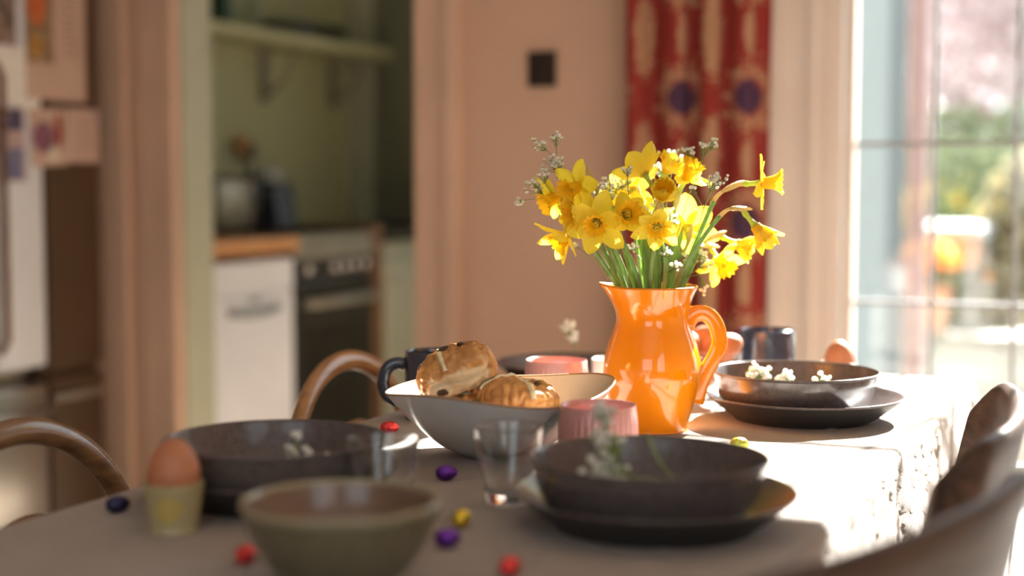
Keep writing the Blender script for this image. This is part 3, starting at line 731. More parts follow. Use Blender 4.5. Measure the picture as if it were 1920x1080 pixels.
# bun bowl: hand-shaped, pulled out to the right
def rf(a, r, z):
    k = min(1, r / .13)
    return 1 + k * (.055 * math.cos(a) + .03 * math.cos(2 * a) + .012 * math.sin(3 * a + .5))
def zf(a, r, z):
    k = max(0, min(1, z / .08)) ** 2
    return k * (.004 * math.sin(2 * a + .4) + .0045 * math.cos(3 * a - .2) + .003 * math.cos(a))
bb = thing('bun_bowl', 'white speckled handmade bowl with a wavy rim, filled with buns', 'bowl', at(-.022, 1.782, TOP), math.radians(24))
obj('outside', lathe(smooth_prof([(0, 0), (.036, 0), (.045, .002), (.068, .014), (.095, .036), (.118, .060), (.134, .0785)], 6), 128, rf, zf), M['bunbowl'], bb)
obj('inside', lathe(smooth_prof([(.1315, .0795), (.115, .062), (.092, .039), (.065, .018), (.04, .008), (0, .006)], 6), 128, rf, zf), M['bunbowlin'], bb)
obj('bare_rim', lathe(smooth_prof([(.134, .0785), (.1347, .0805), (.1337, .0815), (.132, .0808), (.1315, .0795)], 3), 128, rf, zf), M['rimbrown'], bb)
# teal brush mark on the outside, front right
bm = NB(); rows = []
prf = [(.0935, .034), (.106, .047), (.117, .058), (.128, .0705)]
for i, (r_, z_) in enumerate(prf):
    row = []
    for k in range(7):
        a = math.radians(-60 + k * 1.25 + i * .8 + (1.2 * math.sin(i * 3 + k) if k in (0, 6) else 0)); rr = (r_ + .0012) * rf(a, r_, z_); row.append(bm.verts.new((rr * math.cos(a), rr * math.sin(a), z_ + zf(a, r_, z_))))
    rows.append(row)
for A, B in zip(rows, rows[1:]):
    for k in range(6): bm.faces.new((A[k], A[k + 1], B[k + 1], B[k]))
obj('painted_mark', bm, M['teal'], bb)


def ribbed(label, r, a):
    t = thing('pink_tumbler', label, 'tumbler', at(r, a, TOP), 0, 'ribbed pink tumblers')
    n = 34
    def rr(ang, r_, z): return 1 + (.036 * abs(math.cos(ang * n / 2)) - .02) * (1 if .008 < z < .072 else 0)
    obj('outside', lathe([(0, 0), (.043, 0), (.0455, .003), (.0455, .008), (.0452, .02), (.0445, .04), (.0435, .06), (.0428, .072), (.0426, .0725), (.0424, .0785), (.0418, .080)], 408, rr), M['pink'], t)
    obj('inside', lathe([(.0418, .080), (.0405, .0795), (.0403, .07), (.041, .03), (.040, .008), (0, .006)], 64), M['pink'], t); return t


ribbed('pink ribbed tumbler in front of the orange jug', .096, 1.65)
ribbed('pink ribbed tumbler behind the bun bowl', .062, 2.065)


def mug(name, label, r, a, hdir, rb, rt, h, cat='mug', handle=True):
    t = thing(name, label, cat, at(r, a, TOP), math.radians(24), 'navy glazed mugs')
    p = smooth_prof([(0, 0), (rb * .92, 0), (rb, .003), (rb, h * .3), ((rb + rt) / 2, h * .6), (rt, h - .002), (rt - .001, h), (rt - .004, h - .001), (rt - .0045, h * .6), (rb - .006, .012), (0, .008)], 4)
    obj('body', lathe(p, 64), M['navy'], t)
    if handle:
        bm = NB(); d = hdir
        tube(bm, bez((d * (rt - .001), 0, h * .80), (d * (rt + .034), 0, h * .98), (d * (rt + .046), 0, h * .20), (d * (rb - .001), 0, h * .24), 20), .0058, 12, flat=(1.5, .9), updir=(0, 1, 0)); obj('handle', bm, M['navy'], t)
    return t


mug('coffee_mug', 'navy mug with a loop handle behind the buns', -.106, 2.057, -1, .043, .043, .092)
mug('coffee_mug', 'navy mug in the sun between the egg bowl and the right plate', .403, 2.345, 1, .0445, .0425, .093, handle=False)

# jug ---------------------------------------------------------------
JP = at(.185, 1.96, TOP)
jug = thing('orange_jug', 'glossy orange ceramic jug full of daffodils', 'jug', JP, math.radians(24))
JO = smooth_prof([(0, 0), (.044, 0), (.0465, .002), (.049, .012), (.056, .035), (.0625, .06), (.0645, .078), (.0625, .098), (.056, .120), (.0495, .138), (.0478, .150), (.0495, .164), (.054, .177), (.0595, .1885)], 5)
JI = smooth_prof([(.0595, .1885), (.0590, .1902), (.0568, .1898), (.051, .177), (.0465, .164), (.0448, .150), (.047, .138), (.056, .115), (.060, .08), (.055, .04), (.043, .01), (0, .008)], 5)
def jrf(a, r, z):
    k = max(0, (z - .150) / .04) ** 1.5; d = abs(((a - PI + PI) % (2 * PI)) - PI)
    return 1 + .20 * k * math.exp(-(d / .42) ** 2) - .03 * k * math.exp(-((d - .8) / .3) ** 2)
def jzf(a, r, z):
    k = max(0, (z - .165) / .025); d = abs(((a - PI + PI) % (2 * PI)) - PI); return .004 * k * math.exp(-(d / .4) ** 2)
obj('body', lathe(JO, 128, jrf, jzf), M['jug'], jug); obj('inside', lathe(JI, 96, jrf, jzf), M['jugin'], jug)
bm = NB()
pts = bez((.042, 0, .138), (.053, 0, .162), (.083, 0, .162), (.0885, 0, .122), 14)[:-1] + bez((.0885, 0, .122), (.092, 0, .098), (.064, 0, .078), (.0545, 0, .036), 18)
tube(bm, pts, [.0060 + .0018 * math.exp(-(i / 4) ** 2) + .0022 * math.exp(-((len(pts) - 1 - i) / 5) ** 2) for i in range(len(pts))], 16, flat=(1.75, .70), updir=(0, 1, 0))
obj('handle', bm, M['jug'], jug)

# glasses -----------------------------------------------------------
solid = bpy.data.materials.new('solid_glass'); solid.use_nodes = True; sb = solid.node_tree.nodes['Principled BSDF']
sb.inputs['Transmission Weight'].default_value = 1; sb.inputs['Roughness'].default_value = .02; sb.inputs['IOR'].default_value = 1.45; sb.inputs['Base Color'].default_value = (.96, .98, .98, 1)
def glass(label, r, a):
    t = thing('glass_tumbler', label, 'glass', at(r, a, TOP), 0, 'clear glass tumblers')
    obj('wall', lathe([(0, .0004), (.0195, .0004)] + smooth_prof([(.0222, .0015), (.0235, .006), (.0262, .02), (.030, .04), (.0335, .06), (.0358, .0765), (.0362, .0790), (.0354, .0800), (.0344, .0790), (.0330, .0700), (.0315, .06), (.0278, .04), (.0235, .02), (.019, .0125), (0, .0115)], 4), 96), solid, t)
    return t


glass('clear tapered glass tumbler in front of the bun bowl', -.003, 1.504)
glass('clear tapered glass tumbler beside the left stoneware bowl', -.125, 1.432)

# green bowl --------------------------------------------------------
gb = thing('cereal_bowl', 'olive green bowl with a brown inside at the front edge', 'bowl', at(-.140, 1.205, TOP), 0)
obj('outside', lathe(smooth_prof([(0, 0), (.036, 0), (.041, .002), (.055, .013), (.069, .032), (.077, .05), (.0805, .064)], 6), 96), M['greenbowl'], gb)
obj('rim', lathe(smooth_prof([(.0805, .064), (.082, .067), (.081, .0695), (.078, .0695), (.0765, .0665)], 4), 96), M['greenbowlrim'], gb)
obj('inside', lathe(smooth_prof([(.0765, .0665), (.073, .05), (.064, .032), (.048, .014), (.03, .008), (0, .007)], 6), 96), M['browninside'], gb)

# eggs ---------------------------------------------------------------
def egg_bm(h=.060, w=.0225):
    p = []
    for k in range(25):
        a = PI * k / 24; z = -math.cos(a); p.append((w * math.sin(a) * (1 - .13 * z), h / 2 * z))
    p[0] = (0, p[0][1]); p[-1] = (0, p[-1][1]); return lathe(p, 40)


def eggcup(label, r, a, m=None, s=1.0, spot=False):
    t = thing('egg_cup', label, 'egg cup', at(r, a, TOP), math.radians(24)); m = m or M['eggcup']
    obj('cup', lathe(smooth_prof([(0, 0), (.0225, 0), (.0235, .002), (.0232, .006), (.025, .02), (.0272, .036), (.0285, .0445), (.0282, .046), (.0262, .0455), (.0235, .03), (.017, .018), (0, .013)], 5), 64), m, t)
    if spot:
        bm = NB(); rows = []
        for i in range(9):
            row = []
            for k in range(9):
                u = (k - 4) / 4; v = (i - 4) / 4; q = max(abs(u), abs(v)) / max(1e-6, math.hypot(u, v)); u *= q; v *= q
                z = .024 + v * .012; r_ = .0254 + (z - .02) * .14 + .0004; a_ = math.radians(-88) + u * .48; row.append(bm.verts.new((r_ * math.cos(a_), r_ * math.sin(a_), z)))
            rows.append(row)
        for A, B in zip(rows, rows[1:]):
            for k in range(8): bm.faces.new((A[k], A[k + 1], B[k + 1], B[k]))
        obj('painted_spot', bm, M['eggcupspot'], t)
    t.scale = (s, s, s); return t


def egg(label, p, rot=(0, 0, 0), h=.060, w=.0225, g=None):
    o = obj('brown_egg', egg_bm(h, w), M['egg'], None, loc=p); o.rotation_euler = rot; return tag(o, label, 'egg', g)


eggcup('cream and yellow egg cup at the left front of the table', -.318, 1.387, spot=True)
egg('brown egg standing in the cream egg cup at the left front', at(-.318, 1.387, TOP + .056), (.05, .06, 0), .0635, .0248)
eggcup('white egg cup half hidden behind the right stoneware bowl', .508, 2.305, M['white'])
egg('brown egg in the egg cup behind the right stoneware bowl', at(.508, 2.305, TOP + .050), (0, 0, 0), .062, .0235)
eb = thing('egg_bowl', 'clear glass bowl of brown eggs behind the jug handle', 'bowl', at(.285, 2.215, TOP))
obj('outside', lathe(smooth_prof([(0, 0), (.030, 0), (.036, .004), (.048, .03), (.056, .055), (.060, .073), (.0605, .075), (.059, .0755)], 5), 64), M['cupglass'], eb)
obj('inside', lathe(smooth_prof([(.059, .0755), (.0575, .073), (.0535, .055), (.045, .03), (.032, .009), (0, .007)], 5), 64), M['cupglass'], eb)
for i, (dx, dy, dz, rot, lb) in enumerate([(-.024, .0, .083, (1.2, .2, .4), 'brown egg at the left of the glass egg bowl, beside the jug'), (.008, .014, .090, (1.4, .1, 1.3), 'brown egg at the top of the pile in the glass bowl'),
                                           (.032, -.004, .080, (1.1, -.3, 2.2), 'brown egg at the right of the glass egg bowl'), (.0, -.022, .045, (1.4, 0, .8), 'brown egg low at the front of the glass egg bowl'), (.0, .024, .040, (1.4, 0, 1.8), 'brown egg low at the back of the glass egg bowl')]):
    egg(lb, at(.285 + dx, 2.215 + dy, TOP + dz), rot, .056, .0215, 'brown eggs in the glass bowl')
rk = thing('white_ramekin', 'small white pot just left of the orange jug, behind it', 'pot', at(.150, 2.20, TOP))
obj('body', lathe(smooth_prof([(0, 0), (.026, 0), (.028, .003), (.031, .04), (.032, .062), (.030, .063), (.028, .04), (.024, .008), (0, .006)], 4), 48), M['white'], rk)

# chocolate eggs ------------------------------------------------------
def choc(colour, label, r, a, z=0.0, rz=0.0, s=1.0):
    bm = lathe([(0, -.0085)] + [(.0085 * math.sin(PI * k / 14) , -.0085 * math.cos(PI * k / 14)) for k in range(1, 14)] + [(0, .0085)], 28)
    for v in bm.verts:
        v.co.x *= 1.45 + .12 * (v.co.x / .0085); v.co += v.co.normalized() * .0006 * noise.noise(v.co * 420)
    o = obj('chocolate_egg', bm, M['foil_' + colour], None, loc=at(r, a, TOP + .0086 * s + z)); o.rotation_euler = (0, 0, rz + math.radians(24)); o.scale = (s, s, s)
    return tag(o, label, 'chocolate egg', 'foil wrapped chocolate eggs')


choc('purple', 'purple foil chocolate egg between the bun bowl and the left glass', -.073, 1.622)
choc('purple', 'purple foil chocolate egg beside the green bowl, in front of the gold one', -.059, 1.322, rz=.2)
choc('gold', 'gold foil chocolate egg in front of the tapered glass', -.048, 1.400, rz=1.2)
choc('red', 'red foil chocolate egg at the left of the green bowl', -.229, 1.262, rz=1.4)
choc('red', 'red foil chocolate egg at the bottom centre, right of the green bowl', -.002, 1.222, rz=1.1)
choc('green', 'yellow green foil chocolate egg in the sun beside the jug', .276, 1.800, rz=.3)
choc('red', 'red foil chocolate egg behind the left glass, beside the bun bowl', -.160, 1.92, rz=.2)
choc('blue', 'dark foil chocolate egg just left of the egg cup', -.392, 1.462, rz=.5)
choc('gold', 'gold foil chocolate egg on the far plate left of the pink tumbler', .012, 2.42, z=.0065, rz=1.2)

# buns ------------------------------------------------------------------
def bun(label, loc, rot, dims, seed, torn=True, ncur=5):
    """closed bun: rounded block, crust on top, torn pale side at local -y"""
    ax_, ay, az = dims; off = Vector((seed * 3.1, seed * 1.7, seed))

    def surf(d):
        d = d.normalized(); px = 2.6
        k = (abs(d.x) ** px + abs(d.y) ** px + abs(d.z) ** px) ** (-1 / px); p = d * k
        if p.z < 0: p.z *= .75
        q = Vector((p.x * ax_, p.y * ay, p.z * az))
        cr_ = crust(p)
        w = noise.noise(q * 38 + off) * .0036 + abs(noise.noise(Vector((q.x * 85, q.y * 85, q.z * 34)) + off)) * .0055 * (.35 + .65 * cr_) + noise.noise(q * 210 + off) * .0006
        fold = -.0024 * math.exp(-((noise.noise(q * 26 + off * 2)) / .05) ** 2) * cr_
        if torn and p.y < -.5: w += (.0022 * noise.noise(q * 130 + off) - .0045 * math.exp(-((p.z + .02 + .25 * noise.noise(q * 20 + off)) / .10) ** 2))
        return q + d * (w + fold)

    def crust(p):
        if not torn: return max(0, min(1, (p.z + .35) * 4))
        side = max(0, min(1, (-p.y - .62) * 7)); low = max(0, min(1, (.30 - p.z + .35 * noise.noise(p * 3 + off)) * 6)); sd_ = max(0, min(1, (.9 - abs(p.x)) * 8))
        return 1 - max(side * low * sd_, max(0, min(1, (-p.z - .45) * 4)))
    bm = bmesh.new(); bmesh.ops.create_icosphere(bm, subdivisions=6, radius=1); lay = bm.verts.layers.float.new('crust')
    for v in bm.verts:
        d = v.co.normalized(); px = 2.6; k = (abs(d.x) ** px + abs(d.y) ** px + abs(d.z) ** px) ** (-1 / px); v[lay] = crust(d * k); v.co = surf(d)
    t = thing('hot_cross_bun', label, 'bun', loc, 0, 'hot cross buns in the bowl'); t.rotation_euler = rot
    obj('bread', bm, M['bun'], t)
    for kind in ((0,) if torn else (0, 1)):                                          # the two strips of the cross
        bm = NB(); rows = []
        for i in range(41):
            a = math.radians(-66 + 144 * i / 40); d = Vector((-.22 if torn else 0, math.sin(a), math.cos(a))).normalized() if kind == 0 else Vector((math.sin(a), 0, math.cos(a)))
            sd2 = Vector((1, 0, 0)) if kind == 0 else Vector((0, 1, 0)); row = []
            for s_ in (-1, -.5, 0, .5, 1):
                w = .052 * s_ * (1 + .25 * noise.noise(Vector((i * .3, kind, seed))) + (.3 if abs(a) > 1.1 else 0)); dd = (d + sd2 * w).normalized()
                row.append(bm.verts.new(surf(dd) + dd * (.0016 * (1 - s_ * s_) + .0001)))
            rows.append(row)
        for A, B in zip(rows, rows[1:]):
            for k in range(4): bm.faces.new((A[k], A[k + 1], B[k + 1], B[k]))
        obj('cross_strip', bm, M['paste'], t)
    rnd = random.Random(seed * 11)
    spots = [Vector((.35, .0 + .1, 1.0)), Vector((-.55, -1, -.45))] if torn else []
    while len(spots) < ncur: spots.append(Vector((rnd.uniform(-1, 1), rnd.uniform(-1, 1), rnd.uniform(-.2, .9))))
    for i, d in enumerate(spots):
        d = d.normalized(); bm = bmesh.new(); bmesh.ops.create_icosphere(bm, subdivisions=3, radius=1)
        for v in bm.verts: v.co = Vector((v.co.x * .0085, v.co.y * .0048, v.co.z * .0026)) * (1 + .25 * noise.noise(v.co * 2 + off + Vector((i, 0, 0))))
        o = obj('currant', bm, M['currant'], t, loc=surf(d) + d * .0004); o.rotation_euler = d.to_track_quat('Z', 'Y').to_euler()
    return t


B0 = (-.022, 1.782)
bun('glazed hot cross bun on top of the others with its torn side towards the camera', at(B0[0] - .044, B0[1] - .002, TOP + .0985), (math.radians(3), math.radians(-20), math.radians(27)), (.047, .040, .031), 1)
bun('hot cross bun at the right of the bowl, lying flat in the sun', at(B0[0] + .026, B0[1] - .004, TOP + .062), (math.radians(4), math.radians(8), math.radians(50)), (.050, .044, .030), 2, False)
bun('hot cross bun low at the left of the bowl under the top one', at(B0[0] - .046, B0[1] - .006, TOP + .049), (math.radians(0), math.radians(-8), math.radians(10)), (.040, .038, .024), 3, False, 3)

# ------------------------------------------------------------------ flowers
def V3(r, u, t):                       # centimetres: right, up, towards the viewer from the jug's axis
    return JP + RIGHT * (r / 100) - AHEAD * (t / 100) + UP * (u / 100)


def dirv(r, u, t): return (RIGHT * r - AHEAD * t + UP * u).normalized()


def petal_bm(L_, W_, spread, curl, seed):
    """tepal growing from the origin; spread is the angle from +z (the way the flower faces)"""
    bm = NB(); rows = []; n = 9
    for i in range(n + 1):
        t = i / n; w = W_ / 2 * abs(math.sin(PI * min(1, t * .935 + .055))) ** .62 * (1.0 if t < .97 else .35)
        ang = spread + curl * (t - .3); row = []
        # centre line integrated
        rr = L_ * t * math.sin(spread + curl * (t * .5 - .3)); zz = L_ * t * math.cos(spread + curl * (t * .5 - .3))
        for k in range(7):
            s = (k - 3) / 3; cup = (.14 * W_ * s * s - .05 * W_ * (1 - abs(s)) ** 2) * (1 - .4 * t); rip = .0007 * math.sin(9 * t + seed + 2 * s) * abs(s) + .0005 * noise.noise(Vector((t * 5, s * 3, seed)))
            nx = -math.cos(ang); nz = math.sin(ang)                 # normal of the tepal towards the front
            row.append(bm.verts.new((rr + nx * (cup + rip), w * s, zz + nz * (cup + rip))))
        rows.append(row)
    for A, B in zip(rows, rows[1:]):
        for k in range(6): bm.faces.new((A[k], B[k], B[k + 1], A[k + 1]))
    return bm


def daffodil(label, pos, face, L_=3.2, spread=85, tl=2.3, base=None, knee=None, seed=0, W_=1.9, curl=0.0, flare=1.0, spathe=True):
    rnd = random.Random(seed); t = thing('daffodil', label, 'daffodil', (0, 0, 0), 0, 'daffodils in the orange jug')
    P = V3(*pos); F = dirv(*face); t.location = P; q = F.to_track_quat('Z', 'Y') @ Quaternion((0, 0, 1), rnd.uniform(0, 1.05))
    def place(o): o.rotation_mode = 'QUATERNION'; o.rotation_quaternion = q; return o
    for k in range(6):
        sp_a = math.radians(spread + (6 if k % 2 else -4) + rnd.uniform(-9, 9)); l = 1.13 * L_ / 100 * (1 if k % 2 else .95) * rnd.uniform(.92, 1.06)
        bm = petal_bm(l, 1.18 * W_ / 100 * rnd.uniform(.9, 1.08), sp_a, curl + rnd.uniform(-.25, .3), rnd.uniform(0, 9)); rotz = Matrix.Rotation(k * PI / 3 + rnd.uniform(-.08, .08), 4, 'Z')
        bmesh.ops.transform(bm, matrix=rotz @ Matrix.Translation((.003, 0, .0005 * (k % 2))), verts=bm.verts); place(obj('petal', bm, M['petal'], t))
    # trumpet with a frilled mouth
    T = tl / 100; bm = NB(); rings = []; seg = 72; n = 12
    for i in range(n + 1):
        s = i / n; r = .0055 + .0035 * s + .0045 * s ** 5 * flare; ring = []
        for k in range(seg):
            a = 2 * PI * k / seg; fr_ = max(0, s - .6) / .4
            rr = (r + .0015) * (1 + .05 * math.cos(6 * a) * s) + .0016 * fr_ ** 2 * math.sin(12 * a + seed) + .0009 * fr_ ** 2 * math.sin(29 * a); zz = T * s + .0014 * fr_ ** 2 * math.sin(12 * a + 1.3 + seed) + .0008 * fr_ * math.sin(31 * a)
            ring.append(bm.verts.new((rr * math.cos(a), rr * math.sin(a), zz)))
        rings.append(ring)
    for A, B in zip(rings, rings[1:]):
        for k in range(seg): bm.faces.new((A[k], A[(k + 1) % seg], B[(k + 1) % seg], B[k]))
    bm.faces.new(rings[0][::-1]); tr_ = place(obj('trumpet', bm, M['trumpet'], t))
    bm = NB()
    for k in range(6):
        a = k * PI / 3; tube(bm, [(.002 * math.cos(a), .002 * math.sin(a), .001), (.0025 * math.cos(a), .0025 * math.sin(a), T * .62)], [.0006, .0011], 6)
    place(obj('stamens', bm, M['petal'], t))
    # flower tube, ovary, then the stem bending down into the jug
    bm = NB(); tube(bm, [(0, 0, .002), (0, 0, -.006), (0, 0, -.014), (0, 0, -.019), (0, 0, -.024)], [.0062, .0036, .0030, .0042, .0028], 14); place(obj('flower_tube', bm, M['calyx'], t))
    end = -F * .0235
    if base is None: base = (pos[0] * .35, 0, pos[2] * .35)
    mouth = V3(base[0], 18.6, base[2] if len(base) > 2 else 0) - P; foot = V3(base[0] * -.25, 7.5, -(base[2] if len(base) > 2 else 0) * .3) - P
    kn = (V3(*knee) - P) if knee else end - F * .006 + Vector((0, 0, -.012)) + (mouth - end) * .06
    c1 = mouth + (mouth - foot).normalized() * (kn - mouth).length * .45
    kn_in = kn - (kn - c1).normalized() * .010
    line = [foot, foot * .5 + mouth * .5] + bez(mouth, mouth + (c1 - mouth) * .7, kn_in - (kn_in - c1) * .3, kn_in, 16)
    bm = NB(); tube(bm, line, .0031, 12); obj('stem', bm, M['stem'], t)
    nk = bez(kn_in, kn + (kn - kn_in) * .5, end - F * .012, end, 12)
    bm = NB(); tube(bm, nk, [.0030 - .0009 * math.sin(PI * i / 12) for i in range(13)], 10); obj('neck', bm, M['spathe'] if knee else M['calyx'], t)
    if spathe:
        bm = NB(); rows = []; m0 = nk[4]; dr_ = (nk[-1] - nk[3]).normalized(); sdv = dr_.cross(Vector((0, 0, 1)) if abs(dr_.z) < .9 else RIGHT).normalized(); upv = sdv.cross(dr_); LS = .034 + .006 * rnd.random()
        for i in range(11):
            s = i / 10; w = .0055 * math.sin(PI * min(1, s * .92 + .08)) ** .7 + .0002; row = []
            for k in range(7):
                a = -1.9 + 3.8 * k / 6; row.append(bm.verts.new(m0 + dr_ * LS * s + sdv * math.sin(a) * w + upv * (math.cos(a) * w * .9 + .002 * s * s + .0008 * noise.noise(Vector((s * 6, k, seed))))))
            rows.append(row)
        for A, B in zip(rows, rows[1:]):
            for k in range(6): bm.faces.new((A[k], A[k + 1], B[k + 1], B[k]))
        obj('papery_sheath', bm, M['spathe'], t)
    return t


DF = [
 ('daffodil with an upright petal and a long trumpet, upper left of the bouquet', (-9.9, 32.1, 3.0), (-.72, -.30, .62), dict(L_=3.3, spread=88, tl=2.6, base=(-3.2, 0, 1), flare=1.3, W_=2.1)),
 ('leftmost upper daffodil, its orange trumpet turned away to the left', (-12.6, 30.8, 0), (-.80, -.45, .35), dict(L_=3.1, spread=72, tl=2.4, base=(-4.0, 0, 0))),
 ('half open daffodil facing left behind the large open one', (-9.6, 28.6, 4.2), (-.86, -.2, .45), dict(L_=2.7, spread=40, tl=2.2, base=(-3.6, 0, 2))),
 ('large wide open daffodil with six spread petals, lower left', (-7.6, 27.6, 6.0), (-.28, -.30, .91), dict(L_=3.7, spread=78, tl=1.8, base=(-3.0, 0, 3), W_=2.2, curl=.15)),
 ('drooping daffodil at the far left, its petals pointing down left', (-11.3, 25.9, 4.0), (-.72, -.62, .32), dict(L_=3.8, spread=48, tl=2.2, base=(-4.5, 0, 2), W_=1.6, knee=(-9.0, 25.2, 3))),
 ('daffodil left of the centre with its trumpet tipped right', (-4.2, 28.4, 6.0), (.30, .18, .93), dict(L_=2.9, spread=50, tl=2.3, base=(-1.8, 0, 3), flare=1.2)),
 ('small flat daffodil low in the centre facing the camera', (-.2, 27.1, 8.0), (-.12, -.42, .90), dict(L_=2.8, spread=68, tl=1.1, base=(-.6, 0, 3.4), W_=1.7, flare=.6)),
 ('cup shaped daffodil in the centre with closed round petals', (.7, 30.6, 5.0), (.05, .62, .78), dict(L_=2.7, spread=26, tl=2.5, base=(.6, 0, 2), W_=2.6, flare=.3, curl=-.5)),
 ('daffodil at the top seen from behind with broad upright petals', (-1.0, 33.6, -1.0), (-.45, .72, -.5), dict(L_=3.8, spread=62, tl=2.2, base=(-.6, 0, -1), W_=2.4)),
 ('daffodil bud partly open at the top centre', (2.0, 34.0, -3.0), (.3, .8, .3), dict(L_=2.5, spread=30, tl=1.9, base=(.4, 0, -1))),
 ('daffodil with a square trumpet pointing up right, right of the centre', (4.3, 33.0, -.6), (.38, .80, .45), dict(L_=3.0, spread=75, tl=2.6, base=(1.6, 0, 0))),
 ('bright backlit daffodil seen from behind, right of the centre', (5.2, 26.4, -5.0), (.12, .35, -.93), dict(L_=4.0, spread=70, tl=2.2, base=(1.8, 0, -2), W_=2.4)),
 ('rightmost daffodil in profile on a tall leaning stem', (14.3, 32.5, -1.0), (.96, .05, .22), dict(L_=3.2, spread=90, tl=2.7, base=(3.2, 0, .4), knee=(8.3, 31.0, 0), W_=1.7)),
 ('drooping daffodil at the right below the rightmost one', (13.2, 27.0, 1.0), (.62, -.76, .15), dict(L_=3.6, spread=24, tl=2.5, base=(2.8, 0, 1), knee=(9.2, 29.0, 2), W_=1.8)),
 ('small nodding daffodil low right on a pale tube', (11.6, 24.4, -4.5), (.88, -.40, .22), dict(L_=2.6, spread=34, tl=2.2, base=(3.5, 0, -1.5), knee=(7.2, 24.4, -4))),
 ('lowest right daffodil with glowing white edged petals', (9.4, 22.2, -5.0), (.40, -.62, .68), dict(L_=3.5, spread=72, tl=2.2, base=(4.2, 0, -2.4), knee=(7.0, 24.0, -5), W_=1.9)),
 ('daffodil hidden at the back between the centre and the top', (-2.2, 31.4, -6.0), (-.2, .4, -.85), dict(L_=3.2, spread=75, tl=2.0, base=(-1, 0, -2.6))),
 ('daffodil at the back behind the large open one', (-5.2, 29.0, -5.0), (-.25, .35, -.85), dict(L_=3.0, spread=72, tl=2.0, base=(-2.2, 0, -2.2))),
 ('daffodil deep in the middle of the bouquet under the centre one', (-1.8, 28.6, -1.0), (-.3, .2, .8), dict(L_=2.6, spread=60, tl=1.8, base=(-.9, 0, .4))),
]
for i, (lb, p, f, kw) in enumerate(DF): daffodil(lb, p, f, seed=i + 1, **kw)

# a few strap leaves and bare stems standing in the jug
LV = [(-3.6, 1, -6.2, 24.5, 1), (-1.2, -2.5, -2.5, 27, -2), (1.2, 2.6, 1.0, 25.5, 3.4), (2.4, -1.5, 4.2, 27, -2), (.1, 3.0, -.4, 26, 4), (-2.2, 2.6, -4.2, 25, 3)]
for i, (bx_, bt, ex, eu, et) in enumerate(LV):
    a = V3(bx_ * .3, 7, bt * .3); b = V3(bx_, 18.6, bt); c = V3(ex, eu, et); pts = [a] + bez(b, b + (b - a) * .5, c * .6 + b * .4, c, 12)
    bm = NB(); rows = []; sdv = (RIGHT * math.cos(i * 1.1) - AHEAD * math.sin(i * 1.1)).normalized()
    for k, p in enumerate(pts):
        s = k / (len(pts) - 1); w = .0048 * (1 - s ** 4) + .0003; n_ = sdv.cross((c - a).normalized())
        rows.append([bm.verts.new(p + sdv * w * q + n_ * .0012 * (1 - q * q)) for q in (-1, -.5, 0, .5, 1)])
    for A, B in zip(rows, rows[1:]):
        for k in range(4): bm.faces.new((A[k], A[k + 1], B[k + 1], B[k]))
    o = obj('strap_leaf', bm, M['stem']); tag(o, ['green strap leaf leaning left in the jug', 'green strap leaf at the back left of the jug', 'green strap leaf just right of the jug centre', 'green strap leaf at the back right of the jug', 'green strap leaf at the front centre of the jug', 'green strap leaf at the front left of the jug'][i], 'leaf', 'leaves in the orange jug')


def floret(bm, p, r, seed):
    rnd = random.Random(seed); x = bmesh.ops.create_icosphere(bm, subdivisions=2, radius=1)
    for v in x['verts']:
        k = 1 + .32 * noise.noise(v.co * 3.1 + Vector((seed, 0, 0))) ; v.co = Vector((v.co.x, v.co.y, v.co.z * .85)) * (r * k) + p


def gyp(label, paths, name='blossom_sprig', cat='blossom sprig', group=None, thick=.0006, r=.0024, root=None):
    """paths: list of (stalk polyline, [floret centres], spread)"""
    o0 = Vector(root) if root is not None else paths[0][0][0]
    t = thing(name, label, cat, o0, 0, group); sb_ = NB(); fb = NB(); gbm = NB(); sd_ = 0
    for stalk, n, spread, tip in paths:
        tube(sb_, [p - o0 for p in stalk], thick, 6); c = stalk[-1] if tip is None else tip
        n = int(n * 1.35)
        rnd = random.Random(len(label) + n + int(spread * 1e5))
        for k in range(n):
            d = Vector((rnd.gauss(0, 1), rnd.gauss(0, 1), rnd.gauss(0, .8))); d.normalize(); p = c + d * spread * (rnd.random() ** .5); sd_ += 1
            fork = c - (c - stalk[-2]).normalized() * spread * 1.3
            tube(sb_, [fork - o0, (fork * .4 + p * .6) - o0 + Vector((0, 0, -.001)), p - o0 - Vector((0, 0, .0012))], thick * .55, 5)
            if rnd.random() < .82: floret(fb, p - o0, r * rnd.uniform(.75, 1.25), sd_)
            floret(gbm, p - o0 - Vector((0, 0, r * .9)), r * .42, sd_)
    obj('stalks', sb_, M['gypstem'], t); b_ = obj('blossoms', fb, M['gyp'], t); b_['kind'] = 'stuff'; g_ = obj('calyces', gbm, M['gypstem'], t); g_['kind'] = 'stuff'; return t


def S(base, *pts):                     # stalk from inside the jug through the mouth
    a = V3(base[0] * -.2, 9, base[1] * -.2); b = V3(base[0], 18.6, base[1]); P = [V3(*p) for p in pts]
    return [a] + bez(b, b + (b - a) * .4, P[0] * .7 + b * .3, P[0], 8) + P[1:]


